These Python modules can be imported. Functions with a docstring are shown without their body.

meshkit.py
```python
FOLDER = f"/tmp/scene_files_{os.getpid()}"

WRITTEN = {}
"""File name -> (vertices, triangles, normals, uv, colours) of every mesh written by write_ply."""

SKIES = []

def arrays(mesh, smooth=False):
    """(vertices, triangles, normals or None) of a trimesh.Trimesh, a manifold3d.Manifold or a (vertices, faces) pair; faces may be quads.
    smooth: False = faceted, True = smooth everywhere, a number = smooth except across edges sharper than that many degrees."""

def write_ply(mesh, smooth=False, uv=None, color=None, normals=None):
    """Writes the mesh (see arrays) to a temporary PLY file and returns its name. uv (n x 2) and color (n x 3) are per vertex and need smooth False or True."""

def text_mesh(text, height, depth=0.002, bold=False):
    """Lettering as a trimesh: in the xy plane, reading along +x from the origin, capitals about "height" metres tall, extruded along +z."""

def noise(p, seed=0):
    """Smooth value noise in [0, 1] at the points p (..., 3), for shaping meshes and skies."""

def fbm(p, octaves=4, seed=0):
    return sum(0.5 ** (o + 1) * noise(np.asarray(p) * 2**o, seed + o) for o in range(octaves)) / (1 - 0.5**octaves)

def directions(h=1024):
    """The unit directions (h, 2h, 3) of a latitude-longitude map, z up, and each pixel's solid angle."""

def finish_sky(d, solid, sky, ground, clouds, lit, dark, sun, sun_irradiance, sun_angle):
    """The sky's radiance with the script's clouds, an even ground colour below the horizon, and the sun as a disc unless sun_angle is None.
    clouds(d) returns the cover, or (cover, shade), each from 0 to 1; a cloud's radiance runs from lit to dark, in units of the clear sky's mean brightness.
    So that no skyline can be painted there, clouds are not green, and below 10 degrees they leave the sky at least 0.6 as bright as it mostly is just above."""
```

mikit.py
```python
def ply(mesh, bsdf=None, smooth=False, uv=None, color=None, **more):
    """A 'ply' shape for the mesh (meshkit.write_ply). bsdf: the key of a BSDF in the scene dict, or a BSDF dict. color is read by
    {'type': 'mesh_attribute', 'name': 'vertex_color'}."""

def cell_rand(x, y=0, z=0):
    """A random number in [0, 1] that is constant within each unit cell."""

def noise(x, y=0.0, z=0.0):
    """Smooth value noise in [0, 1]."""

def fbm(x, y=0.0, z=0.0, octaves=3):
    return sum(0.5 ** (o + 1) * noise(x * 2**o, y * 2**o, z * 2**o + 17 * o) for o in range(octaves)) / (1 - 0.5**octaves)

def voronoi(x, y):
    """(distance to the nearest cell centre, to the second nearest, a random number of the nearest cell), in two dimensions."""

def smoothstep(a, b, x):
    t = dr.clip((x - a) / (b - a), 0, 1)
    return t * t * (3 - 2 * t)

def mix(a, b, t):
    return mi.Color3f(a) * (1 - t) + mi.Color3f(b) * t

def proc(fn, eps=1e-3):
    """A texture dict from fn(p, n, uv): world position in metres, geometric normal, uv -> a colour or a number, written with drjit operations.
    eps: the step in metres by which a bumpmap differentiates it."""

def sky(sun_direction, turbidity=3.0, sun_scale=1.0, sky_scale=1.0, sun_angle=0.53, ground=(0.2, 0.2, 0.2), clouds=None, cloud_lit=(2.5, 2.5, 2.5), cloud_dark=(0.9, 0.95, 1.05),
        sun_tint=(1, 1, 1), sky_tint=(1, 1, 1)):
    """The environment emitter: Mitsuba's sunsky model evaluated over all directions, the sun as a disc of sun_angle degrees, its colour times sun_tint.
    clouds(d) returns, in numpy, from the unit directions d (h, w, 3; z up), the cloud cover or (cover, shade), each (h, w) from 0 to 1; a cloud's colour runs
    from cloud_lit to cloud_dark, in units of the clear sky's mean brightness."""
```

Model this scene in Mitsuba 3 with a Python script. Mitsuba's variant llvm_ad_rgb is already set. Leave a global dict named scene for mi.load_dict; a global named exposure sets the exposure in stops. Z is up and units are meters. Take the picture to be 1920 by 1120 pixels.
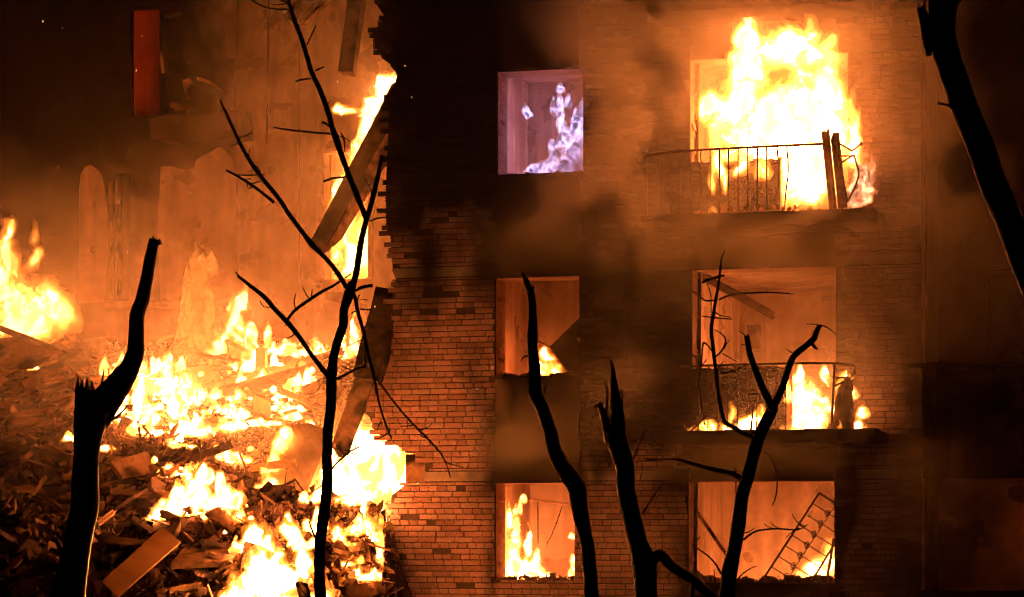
import math, random
import numpy as np, trimesh, drjit as dr, mitsuba as mi
import mikit, meshkit
from mikit import ply, proc, noise, fbm, smoothstep, mix
from shapely.geometry import Polygon, box as sbox, Point
from shapely.ops import unary_union
from shapely.prepared import prep

RNG = np.random.default_rng(7)
random.seed(7)
scene, labels = {}, {}
T = mi.ScalarTransform4f

# ------------------------------------------------------------------ camera, sky, exposure
TH = math.radians(16.0)
DIST, FPX, HOR, CZ = 35.0, 4935.0, 1000.0, 2.2
FW = np.array([-math.sin(TH), math.cos(TH), 0.0])
RT = np.array([math.cos(TH), math.sin(TH), 0.0])
CAM = np.array([0, 0, CZ]) - DIST * FW
scene['camera'] = {
    'type': 'perspective', 'fov': 2 * math.degrees(math.atan(960 / FPX)), 'fov_axis': 'x',
    'near_clip': 0.5, 'far_clip': 600.0, 'principal_point_offset_y': -(HOR - 560) / 1120,
    'to_world': T().look_at(origin=CAM.tolist(), target=(CAM + FW).tolist(), up=[0, 0, 1])}
sky = mikit.sky((0.3, -0.6, 0.5), turbidity=3, sun_scale=0.0, sky_scale=0.00009, sky_tint=(0.9, 0.85, 1.15))
sky['sampling_weight'] = 0.5
scene['night_sky'] = sky
exposure = 2.0
EM = 0.25          # radiance of everything that burns, at this exposure


def at(px, py, Y):
    """The point of the plane y = Y that stands at this pixel of the 1920 x 1120 photograph."""
    d = FW + RT * (px - 960) / FPX + np.array([0, 0, (HOR - py) / FPX])
    return CAM + d * ((Y - CAM[1]) / d[1])


def mpp(px, Y):
    """metres per pixel at depth Y"""
    p = at(px, 560, Y)
    return float((p - CAM) @ FW) / FPX


def X0(px, Y=0.0):
    return float(at(px, 560, Y)[0])


def Z0(py, px=1000, Y=0.0):
    return float(at(px, py, Y)[2])


# ------------------------------------------------------------------ naming helpers
def numbered(name):
    if name not in USED:
        USED[name] = 0
        return name
    USED[name] += 1
    return f'{name}_{USED[name]:03d}'


USED = {}


def say(key, label=None, cat=None, group=None, kind=None):
    d = labels.setdefault(key, {})
    for k, v in (('label', label), ('category', cat), ('group', group), ('kind', kind)):
        if v:
            d[k] = v
    return key


def thing(name, label, cat, group=None):
    return say(numbered(name), label, cat, group)


def put(parent, name, mesh, bsdf, smooth=False, color=None, kind=None, label=None, **more):
    key = numbered((parent + '__' if parent else '') + name)
    scene[key] = ply(mesh, bsdf, smooth=smooth, color=color, **more)
    if kind or label:
        say(key, label, kind=kind)
    return key


# ------------------------------------------------------------------ mesh helpers
def box(x0, x1, y0, y1, z0, z1):
    m = trimesh.creation.box((x1 - x0, y1 - y0, z1 - z0))
    m.apply_translation(((x0 + x1) / 2, (y0 + y1) / 2, (z0 + z1) / 2))
    return m


def cat(ms):
    return trimesh.util.concatenate(ms)


def tube(points, radii, sides=7, rough=0.0, seed=0, cap=True, step=0.12):
    p, r = np.asarray(points, float), np.asarray(radii, float)
    seg = np.r_[0, np.cumsum(np.linalg.norm(np.diff(p, axis=0), axis=1))]
    n = max(2, int(seg[-1] / step) + 1)
    s = np.unique(np.r_[np.linspace(0, seg[-1], n), seg])
    if len(p) > 2:
        from scipy.interpolate import PchipInterpolator
        p = PchipInterpolator(seg, p, axis=0)(s)
    else:
        p = np.stack([np.interp(s, seg, p[:, k]) for k in range(3)], 1)
    r = np.interp(s, seg, r)
    t = np.gradient(p, axis=0)
    t /= np.linalg.norm(t, axis=1, keepdims=True) + 1e-12
    ref = np.array([0, 1.0, 0.001]) if abs(t[:, 1]).max() < 0.95 else np.array([0, 0, 1.0])
    a = np.cross(t, ref); a /= np.linalg.norm(a, axis=1, keepdims=True) + 1e-12
    b = np.cross(t, a)
    ang = np.arange(sides) * 2 * np.pi / sides
    rr = r[:, None] * np.ones(sides)
    v = p[:, None] + rr[..., None] * (np.cos(ang)[None, :, None] * a[:, None] + np.sin(ang)[None, :, None] * b[:, None])
    if rough:
        nz = meshkit.fbm(v * (0.5 / max(r.mean(), 0.01)) + seed * 3.1, 3, seed) - 0.5
        v = p[:, None] + (v - p[:, None]) * (1 + rough * 2 * nz[..., None])
    i, j = np.meshgrid(np.arange(len(p) - 1), np.arange(sides), indexing='ij')
    q = np.stack([i * sides + j, i * sides + (j + 1) % sides, (i + 1) * sides + (j + 1) % sides, (i + 1) * sides + j], -1).reshape(-1, 4)
    f = np.vstack([q[:, [0, 1, 2]], q[:, [0, 2, 3]]])
    v = v.reshape(-1, 3)
    if cap:
        k = len(v)
        v = np.vstack([v, p[:1], p[-1:]])
        jj = np.arange(sides)
        f = np.vstack([f, np.stack([(jj + 1) % sides, jj, jj * 0 + k], 1), np.stack([(len(p) - 1) * sides + jj, (len(p) - 1) * sides + (jj + 1) % sides, jj * 0 + k + 1], 1)])
    m = trimesh.Trimesh(v, f, process=False)
    if m.volume < 0:
        m.invert()
    return m


def bar(p, q, w, h=None, up=(0, -1, 0), splint=0.0, seed=0):
    """A straight sawn timber from p to q, w wide (across `up`) and h thick (along `up`), its ends splintered."""
    p, q = np.asarray(p, float), np.asarray(q, float)
    h = h or w
    t = (q - p) / np.linalg.norm(q - p)
    a = np.cross(t, up); a /= np.linalg.norm(a)
    b = np.cross(a, t)
    rng = np.random.default_rng(seed + 11)
    n, k = 5, 3 if splint else 0
    L = np.linalg.norm(q - p)
    ring = [(-1, -1), (-0.33, -1), (0.33, -1), (1, -1), (1, 1), (0.33, 1), (-0.33, 1), (-1, 1)]
    v, ss = [], np.linspace(0, 1, n)
    for si, s in enumerate(ss):
        for c, (i, j) in enumerate(ring):
            e = 0.0
            if splint and si in (0, n - 1):
                e = (rng.random() - 0.25) * splint * (1 if si else -1)
            jit = (rng.random(2) - 0.5) * 0.10 * min(w, h)
            v.append(p + t * (s * L + e) + a * (i * w / 2 + jit[0]) + b * (j * h / 2 + jit[1]))
    m = len(ring)
    f = []
    for s in range(n - 1):
        for c in range(m):
            d = (c + 1) % m
            f += [(s * m + c, s * m + d, (s + 1) * m + d), (s * m + c, (s + 1) * m + d, (s + 1) * m + c)]
    for base, flip in ((0, True), ((n - 1) * m, False)):
        for tri in ((0, 1, 6), (0, 6, 7), (1, 2, 5), (1, 5, 6), (2, 3, 4), (2, 4, 5)):
            f.append(tuple(base + c for c in (tri[::-1] if flip else tri)))
    mesh = trimesh.Trimesh(np.array(v), np.array(f), process=False)
    if mesh.volume < 0:
        mesh.invert()
    return mesh


def slab(pts, thick, direction=None):
    """A flat piece with this outline (3-D points, nearly in one plane) and this thickness, away from the camera."""
    p = np.asarray(pts, float)
    c = p.mean(0)
    u, s, vt = np.linalg.svd(p - c)
    n = vt[2]
    if (n @ (c - CAM)) < 0:
        n = -n
    e1 = vt[0]; e2 = np.cross(n, e1)
    poly = Polygon(np.stack([(p - c) @ e1, (p - c) @ e2], 1)).buffer(0)
    m = trimesh.creation.extrude_polygon(poly, thick, engine='earcut')
    M = np.eye(4); M[:3, 0], M[:3, 1], M[:3, 2], M[:3, 3] = e1, e2, n, c
    m.apply_transform(M)
    return m


def prism_y(poly, y0, y1):
    """A polygon of the (x, z) plane as a solid from y0 to y1."""
    ms = []
    for g in getattr(poly, 'geoms', [poly]):
        if g.is_empty or g.area < 1e-5:
            continue
        m = trimesh.creation.extrude_polygon(g, y1 - y0, engine='earcut')
        M = np.array([[1, 0, 0, 0], [0, 0, -1, y1], [0, 1, 0, 0], [0, 0, 0, 1.0]])
        m.apply_transform(M)
        ms.append(m)
    return cat(ms)


def surface_net(F, lo, h, level):
    """The surface F = level of a grid of values, facing towards lower values."""
    F = np.pad(F, 1, constant_values=-9.0)
    lo = np.asarray(lo) - h
    S = F > level
    n = np.array(F.shape) - 1
    cnt = np.zeros(n, int)
    for a, b, c in np.ndindex(2, 2, 2):
        cnt += S[a:a + n[0], b:b + n[1], c:c + n[2]]
    act = (cnt > 0) & (cnt < 8)
    idx = np.full(n, -1); ijk = np.argwhere(act); idx[act] = np.arange(len(ijk))
    if not len(ijk):
        return np.zeros((0, 3)), np.zeros((0, 3), int)
    acc, num = np.zeros((len(ijk), 3)), np.zeros((len(ijk), 1))
    corners = list(np.ndindex(2, 2, 2))
    for a in corners:
        for k in range(3):
            if a[k]:
                continue
            b = list(a); b[k] = 1
            fa, fb = F[tuple((ijk + a).T)], F[tuple((ijk + b).T)]
            cr = (fa > level) != (fb > level)
            t = np.where(cr, (level - fa) / np.where(cr, fb - fa, 1), 0)
            pt = np.array(a)[None] + t[:, None] * (np.array(b) - np.array(a))[None]
            acc += np.where(cr[:, None], pt, 0); num += cr[:, None]
    v = (ijk + acc / np.maximum(num, 1)) * h + lo
    quads = []
    for k in range(3):
        i, j = (k + 1) % 3, (k + 2) % 3
        sl0, sl1 = [slice(None)] * 3, [slice(None)] * 3
        sl0[k], sl1[k] = slice(0, -1), slice(1, None)
        ch = S[tuple(sl0)] != S[tuple(sl1)]
        e = np.argwhere(ch)
        e = e[(e[:, i] > 0) & (e[:, j] > 0) & (e[:, i] < n[i]) & (e[:, j] < n[j])]
        up = S[tuple(e.T)]
        q = []
        for di, dj in ((-1, -1), (0, -1), (0, 0), (-1, 0)):
            c = e.copy(); c[:, i] += di; c[:, j] += dj
            q.append(idx[tuple(c.T)])
        q = np.stack(q, 1)
        quads.append(np.where(up[:, None], q, q[:, ::-1]))
    q = np.vstack(quads)
    q = q[(q >= 0).all(1)]
    return v, np.vstack([q[:, [0, 1, 2]], q[:, [0, 2, 3]]])

# ------------------------------------------------------------------ materials
def diffuse(fn):
    return {'type': 'twosided', 'bsdf': {'type': 'diffuse', 'reflectance': proc(fn)}}


# px boxes of the burnt-out openings on the facade: x0, x1, top, bottom
WIN = [(932, 1093, 131, 325), (928, 1086, 520, 705), (928, 1077, 906, 1088)]
BAL = [(1293, 1590, 105, 300), (1297, 1567, 503, 690), (1290, 1564, 903, 1094)]
OPEN = []
for (a, b, t, u) in WIN + BAL:
    OPEN.append((X0(a), X0(b), Z0(u, (a + b) / 2), Z0(t, (a + b) / 2)))


XS0, XS1, XS2, XS3 = X0(905), X0(1290), X0(1575), X0(1690)


def soot_and_shade(p):
    """Soot above each burnt-out opening plus darkness painted over the unlit front, as a share from 0 to 1."""
    s = mi.Float(0)
    w = fbm(p.x * 1.7, p.z * 1.1, p.y, 3) - 0.5
    for (x0, x1, z0, z1) in OPEN:
        dx = dr.maximum(dr.abs(p.x - (x0 + x1) / 2) - (x1 - x0) / 2 + 0.05, 0)
        dz = p.z - z1
        rise = smoothstep(-0.9, 0.1, dz) * (1 - smoothstep(0.5, 1.9, dz + w * 1.2))
        s = dr.maximum(s, rise * (1 - smoothstep(0.0, 0.75, dx + w * 0.8)))
    # smoke-blackened front, painted darker still where unlit; ragged firelit zones left pale
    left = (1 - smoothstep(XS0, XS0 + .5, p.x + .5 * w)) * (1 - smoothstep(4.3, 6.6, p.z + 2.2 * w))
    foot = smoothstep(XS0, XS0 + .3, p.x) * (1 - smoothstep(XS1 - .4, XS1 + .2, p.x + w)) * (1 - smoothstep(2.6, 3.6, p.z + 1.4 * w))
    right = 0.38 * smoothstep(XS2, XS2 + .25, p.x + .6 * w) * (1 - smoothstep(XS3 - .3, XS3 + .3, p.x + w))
    firelit = dr.maximum(dr.maximum(left, foot), right)
    up = 1 - firelit
    return dr.clip(dr.maximum(s, 1.12 * up), 0, 1) * (1 - smoothstep(.02, .07, p.y))      # the reveals of the openings kept pale to look lit


def brick_fn(base):
    def fn(p, n, uv):
        g = fbm(p.x * 38, p.y * 38, p.z * 60, 2)
        patch = noise(p.x * 2.1, p.z * 2.6, 3.0)
        c = mi.Color3f(base) * (0.62 + 0.4 * g) * (0.74 + 0.45 * patch)
        return mix(c, (0.018, 0.0155, 0.0145), soot_and_shade(p))
    return fn


for i, c in enumerate([(0.42, 0.25, 0.20), (0.48, 0.29, 0.24), (0.36, 0.20, 0.16), (0.45, 0.30, 0.26), (0.33, 0.19, 0.15)]):
    scene[f'brick_{i}_mat'] = diffuse(brick_fn(c))
scene['mortar_mat'] = diffuse(lambda p, n, uv: mix(mix((0.085, 0.06, 0.047), (0.40, 0.25, 0.20), smoothstep(.04, .08, p.y)) * (0.6 + 0.7 * fbm(p.x * 25, p.z * 25, p.y * 25, 2)), (0.018, 0.0155, 0.0145), soot_and_shade(p)))
scene['concrete_mat'] = diffuse(lambda p, n, uv: mix(mi.Color3f(0.33, 0.27, 0.23) * (0.55 + 0.75 * fbm(p.x * 9, p.y * 9, p.z * 9, 3)), (0.018, 0.0155, 0.0145), soot_and_shade(p)))


def plaster_fn(base, dirt, scale=1.0):
    def fn(p, n, uv):
        big = fbm(p.x * 1.3 * scale, p.y * 1.3 * scale, p.z * 1.0 * scale, 4)
        fine = fbm(p.x * 14, p.y * 14, p.z * 9, 2)
        streak = fbm(p.x * 7 * scale + p.y * 7 * scale, 0.0, p.z * 0.8, 3)
        c = mi.Color3f(base) * (0.82 + 0.3 * fine)
        c = mix(c, dirt, smoothstep(0.42, 0.72, big) * 0.75)
        c = c * (0.7 + 0.6 * streak)
        flake = fbm(p.x * 2.3 * scale + 40, p.y * 2.3 * scale, p.z * 2.3 * scale, 4)
        bare = smoothstep(0.64, 0.655, flake)
        rim = smoothstep(0.625, 0.64, flake) * (1 - bare)
        c = mix(c, mi.Color3f(dirt) * (0.55 + 0.6 * fine), bare * 0.6)
        return c * (1 + 0.25 * rim)
    return fn


scene['room_plaster_mat'] = diffuse(plaster_fn((0.58, 0.44, 0.40), (0.34, 0.23, 0.19)))
scene['pale_plaster_mat'] = diffuse(plaster_fn((0.60, 0.43, 0.38), (0.38, 0.24, 0.20), 1.6))
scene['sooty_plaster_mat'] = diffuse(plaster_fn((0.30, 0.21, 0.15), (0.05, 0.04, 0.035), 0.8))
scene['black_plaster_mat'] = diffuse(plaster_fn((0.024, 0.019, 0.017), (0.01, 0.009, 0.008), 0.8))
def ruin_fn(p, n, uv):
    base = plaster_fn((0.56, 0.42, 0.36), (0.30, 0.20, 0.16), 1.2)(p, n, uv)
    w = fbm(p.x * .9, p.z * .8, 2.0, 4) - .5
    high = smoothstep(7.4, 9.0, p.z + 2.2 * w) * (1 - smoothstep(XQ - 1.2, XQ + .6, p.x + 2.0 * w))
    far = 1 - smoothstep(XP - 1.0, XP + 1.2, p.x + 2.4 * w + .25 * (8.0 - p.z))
    return mix(base, (0.014, 0.011, 0.010), dr.clip(dr.maximum(high * .99, far * .985), 0, 1))  # upper left coloured near black to stand for the unlit part


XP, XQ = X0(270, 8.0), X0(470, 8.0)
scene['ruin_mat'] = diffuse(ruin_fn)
scene['dark_plaster_mat'] = diffuse(plaster_fn((0.13, 0.09, 0.07), (0.03, 0.025, 0.02), 0.8))
scene['red_glow_mat'] = diffuse(plaster_fn((0.45, 0.07, 0.035), (0.25, 0.03, 0.02), 1.0))  # red colour stands in for firelight seen through an opening
scene['spandrel_mat'] = diffuse(lambda p, n, uv: mix(mi.Color3f(0.20, 0.14, 0.10) * (0.6 + 0.7 * fbm(p.x * 6, p.z * 4, 1.0, 4)), (0.018, 0.0155, 0.0145), soot_and_shade(p)))


def wood_fn(base, char):
    def fn(p, n, uv):
        g = fbm(p.x * 22 + p.y * 9, p.y * 22, p.z * 22 + p.x * 6, 3)
        b = fbm(p.x * 3.1, p.y * 3.1, p.z * 3.1, 3)
        return mix(mi.Color3f(base) * (0.5 + 0.9 * g), (0.02, 0.017, 0.015), smoothstep(0.5 - char, 0.75 - char, b))
    return fn


scene['charred_wood_mat'] = diffuse(wood_fn((0.10, 0.065, 0.045), 0.15))
scene['burnt_wood_mat'] = diffuse(wood_fn((0.34, 0.20, 0.12), 0.06))
scene['bare_wood_mat'] = diffuse(wood_fn((0.48, 0.31, 0.19), -0.15))
scene['char_board_mat'] = diffuse(wood_fn((0.05, 0.035, 0.028), 0.2))
scene['panel_mat'] = diffuse(lambda p, n, uv: mi.Color3f(0.80, 0.42, 0.22) * (0.75 + 0.35 * fbm(p.x * 5 + p.z * 9, p.y * 6, p.z * 4, 3)))
scene['slab_mat'] = diffuse(plaster_fn((0.55, 0.42, 0.30), (0.36, 0.25, 0.16), 2.2))
scene['ash_mat'] = diffuse(lambda p, n, uv: mix((0.11, 0.078, 0.062), (0.025, 0.021, 0.02), smoothstep(0.35, 0.65, fbm(p.x * 3, p.y * 3, p.z * 3, 4))) * (0.6 + 0.8 * fbm(p.x * 30, p.y * 30, p.z * 30, 2)))
scene['chunk_mat'] = diffuse(lambda p, n, uv: mi.Color3f(0.19, 0.125, 0.095) * (0.35 + 1.2 * noise(p.x * 3.3, p.y * 3.3, p.z * 3.3)) * (0.7 + 0.6 * fbm(p.x * 30, p.y * 30, p.z * 30, 2)))
scene['bark_mat'] = {'type': 'twosided', 'bsdf': {'type': 'roughplastic', 'alpha': 0.35, 'diffuse_reflectance': proc(lambda p, n, uv: mi.Color3f(0.05, 0.038, 0.03) * (0.35 + 1.3 * fbm(p.x * 26, p.y * 26, p.z * 7, 3)))}}
scene['iron_mat'] = {'type': 'twosided', 'bsdf': {'type': 'principled', 'base_color': {'type': 'rgb', 'value': [0.07, 0.045, 0.035]}, 'metallic': 0.3, 'roughness': 0.6}}
scene['ground_mat'] = diffuse(lambda p, n, uv: mi.Color3f(0.05, 0.042, 0.036) * (0.5 + fbm(p.x * 2, p.y * 2, 0.0, 4)))
scene['gas_mat'] = {'type': 'null'}
scene['core_mat'] = {'type': 'diffuse', 'reflectance': {'type': 'rgb', 'value': 0.0}}
scene['flame_mat'] = {'type': 'mask', 'opacity': proc(lambda p, n, uv: 0.02 + 0 * p.x), 'bsdf': {'type': 'diffuse', 'reflectance': {'type': 'rgb', 'value': 0.0}}}

# ------------------------------------------------------------------ ground
g = trimesh.creation.box((400, 400, 0.5)); g.apply_translation((0, 60, -0.25))
scene['ground'] = ply(g, 'ground_mat'); say('ground', 'dark bare earth around the building', kind='structure')

# ------------------------------------------------------------------ the standing end of the brick building
B = thing('brick_building', 'burning brick apartment block with burnt-out windows and broken left edge', 'building')
edge = [(697, -60), (697, 0), (718, 32), (694, 62), (700, 85), (714, 112), (728, 122), (742, 138), (734, 168), (728, 200), (724, 260), (721, 330), (721, 430), (729, 445), (733, 505),
        (740, 522), (733, 546), (731, 692), (700, 700), (679, 715), (680, 778), (690, 782), (697, 806), (717, 826), (741, 838), (755, 845), (757, 852), (794, 853), (794, 905), (758, 906), (752, 912), (731, 928), (728, 985), (725, 1024),
        (731, 1082), (731, 1330)]
XR = X0(1729)
ZT, ZB = Z0(-60), 0.0
poly = [(X0(px), Z0(py, px)) for px, py in edge] + [(X0(731), ZB), (XR, ZB), (XR, ZT)]
wall_poly = Polygon(poly).buffer(0)
FLOOR = [0.62, 3.36, 6.10, 8.84]
# openings: windows and balcony window + door
holes = []
for (x0, x1, z0, z1) in OPEN:
    holes.append(sbox(x0, z0, x1, z1))
door = [(X0(1462), X0(1590), 6.22, OPEN[3][3]), (X0(1474), X0(1567), 3.48, OPEN[4][3])]
for (x0, x1, z0, z1) in door:
    holes.append(sbox(x0, z0, x1, z1))
hole = unary_union(holes)
# smooth rendered panels between the windows of a column
panels = []
WX0, WX1 = X0(927), X0(1088)
for (za, zb) in ((OPEN[0][3], ZT), (OPEN[1][3] + 0.0, OPEN[0][2] - 0.04), (OPEN[2][3], OPEN[1][2] - 0.04)):
    panels.append((WX0, WX1, za + 0.02, zb))
BX0, BX1 = X0(1296), X0(1568)
panels += [(BX0, BX1, OPEN[3][3] + 0.02, 8.86), (BX0, BX1, OPEN[4][3] + 0.02, 6.0), (BX0, BX1, OPEN[5][3] + 0.02, 3.28)]
panel_u = unary_union([sbox(*(q[0], q[2], q[1], q[3])) for q in panels])
# concrete bands at floor level
bands = []
for zc in (Z0(893), Z0(893) + 2.74, Z0(893) + 5.48):
    bands.append(sbox(-20, zc - 0.075, 20, zc + 0.075))
band_u = unary_union(bands)
core = wall_poly.buffer(-0.02).difference(hole)
W = B + '__wall'
scene[W] = ply(prism_y(core, 0.012, 0.50), 'mortar_mat')
USED[W] = 0
for (x0, x1, za, zb) in panels:
    pz = sbox(x0 + .015, za, x1 - .015, zb).intersection(wall_poly)
    if not pz.is_empty:
        put(B, 'spandrel', prism_y(pz, -0.010, 0.010), 'spandrel_mat')
for bnd in bands:
    q = bnd.intersection(wall_poly).difference(hole.buffer(0.02)).difference(panel_u.buffer(0.01))
    for gq in getattr(q, 'geoms', [q]):
        if gq.area > 0.01:
            put(B, 'floor_band', prism_y(gq.buffer(-0.012), -0.018, 0.011), 'concrete_mat')

# bricks: courses of stretchers and headers
ok_area = prep(wall_poly)
avoid = prep(unary_union([hole, panel_u.buffer(-0.01), band_u]))
CH = 0.0765
bricks = []   # (x0, x1, z0, z1)
z, row = 1.0, 0
while z < ZT:
    kind = (0, 1, 0, 2, 0, 1)[row % 6]
    x = X0(660) - RNG.random() * 0.25
    while x < XR:
        L = {0: 0.258, 1: 0.128, 2: 0.258 if RNG.random() < 0.5 else 0.128}[kind] + (RNG.random() - 0.5) * 0.012
        r = sbox(x + 0.0057, z + 0.006, min(x + L, XR) - 0.0057, z + CH - 0.006)
        if r.area > 0.003 and ok_area.contains(Point(r.centroid)):
            if avoid.intersects(r):
                q = r.difference(unary_union([hole.buffer(0.004), panel_u.buffer(-0.01), band_u.buffer(0.004)]))
                for gq in getattr(q, 'geoms', [q]):
                    if gq.area > 0.002:
                        b_ = gq.bounds
                        if gq.area > 0.9 * (b_[2] - b_[0]) * (b_[3] - b_[1]):
                            bricks.append((b_[0], b_[2], b_[1], b_[3]))
            else:
                bricks.append((r.bounds[0], r.bounds[2], r.bounds[1], r.bounds[3]))
        x += L
    z += CH
    row += 1


def brick_mesh(b, rng):
    x0, x1, z0, z1 = b
    d = -rng.random() * 0.010 - 0.004
    if rng.random() < 0.05:
        d = 0.007
    c = 0.005
    tilt = (rng.random(4) - 0.5) * 0.006
    v = [(x0, .02, z0), (x1, .02, z0), (x1, .02, z1), (x0, .02, z1),
         (x0, d + c, z0), (x1, d + c, z0), (x1, d + c, z1), (x0, d + c, z1)]
    j = rng.random((4, 2)) * 0.006 + 0.003
    if rng.random() < 0.12:
        j[rng.integers(4)] += rng.random(2) * 0.025   # a knocked-off corner
    v += [(x0 + j[0, 0], d + tilt[0], z0 + j[0, 1]), (x1 - j[1, 0], d + tilt[1], z0 + j[1, 1]), (x1 - j[2, 0], d + tilt[2], z1 - j[2, 1]), (x0 + j[3, 0], d + tilt[3], z1 - j[3, 1])]
    f = [(8, 9, 10), (8, 10, 11)]
    for a in (0, 4):
        for k in range(4):
            l = (k + 1) % 4
            f += [(a + k, a + l, a + 4 + l), (a + k, a + 4 + l, a + 4 + k)]
    return trimesh.Trimesh(np.array(v), np.array(f), process=False)


def lit_rank(b):
    x, z_ = (b[0] + b[1]) / 2, (b[2] + b[3]) / 2
    if x < WX0:
        return abs(z_ - 2.3) + 0.25 * abs(x - X0(800))
    return 3.0 + abs(z_ - 2.2) + 0.3 * abs(x - X0(1180))


HOLES = [(812, 549, 26, 12), (845, 553, 14, 9), (792, 585, 14, 8), (776, 968, 9, 7), (802, 985, 10, 7), (815, 925, 8, 8), (835, 1035, 9, 9), (866, 1100, 9, 9), (898, 1000, 12, 6), (1127, 955, 8, 7), (1250, 970, 8, 10), (760, 1045, 8, 6)]
bricks.sort(key=lit_rank)
rest = [[] for _ in range(5)]
for i, b in enumerate(bricks):
    cx_, cz_ = (b[0] + b[1]) / 2, (b[2] + b[3]) / 2
    if RNG.random() < 0.014 or any(((cx_ - X0(a)) / (.0071 * r)) ** 2 + ((cz_ - Z0(c_, a)) / (.0071 * s_)) ** 2 < 1 for a, c_, r, s_ in HOLES):
        continue            # a brick that has fallen out
    m = brick_mesh(b, RNG)
    k = int(RNG.choice(5, p=[.32, .25, .2, .15, .08]))
    if i < 300:
        put(W, 'brick', m, f'brick_{k}_mat')
    else:
        rest[k].append(m)
for k in range(5):
    key = W + f'__brickwork__{k + 1:03d}' if False else W + ('__brickwork' if k == 0 else f'__brickwork_{k:03d}')
    scene[key] = ply(cat(rest[k]), f'brick_{k}_mat')
    say(key, kind='stuff')


# rooms behind the openings
def room(x0, x1, y1, zf, mat, zc=None, back=True, y0=0.51):
    R = B + '__' + numbered('room')
    zc = zc or zf + 2.52
    t = 0.12
    put(R, 'side_wall', box(x0 - t, x0, y0, y1, zf, zc), mat)
    put(R, 'side_wall', box(x1, x1 + t, y0, y1, zf, zc), mat)
    if back:
        put(R, 'back_wall', box(x0 - t, x1 + t, y1, y1 + t, zf, zc), mat)
    put(R, 'ceiling', box(x0 - t, x1 + t, y0, y1 + t, zc + .002, zc + 0.2), mat)
    put(R, 'floor', box(x0 - t, x1 + t, y0, y1 + t, zf - 0.2, zf - .002), 'ash_mat')
    return R


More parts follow.
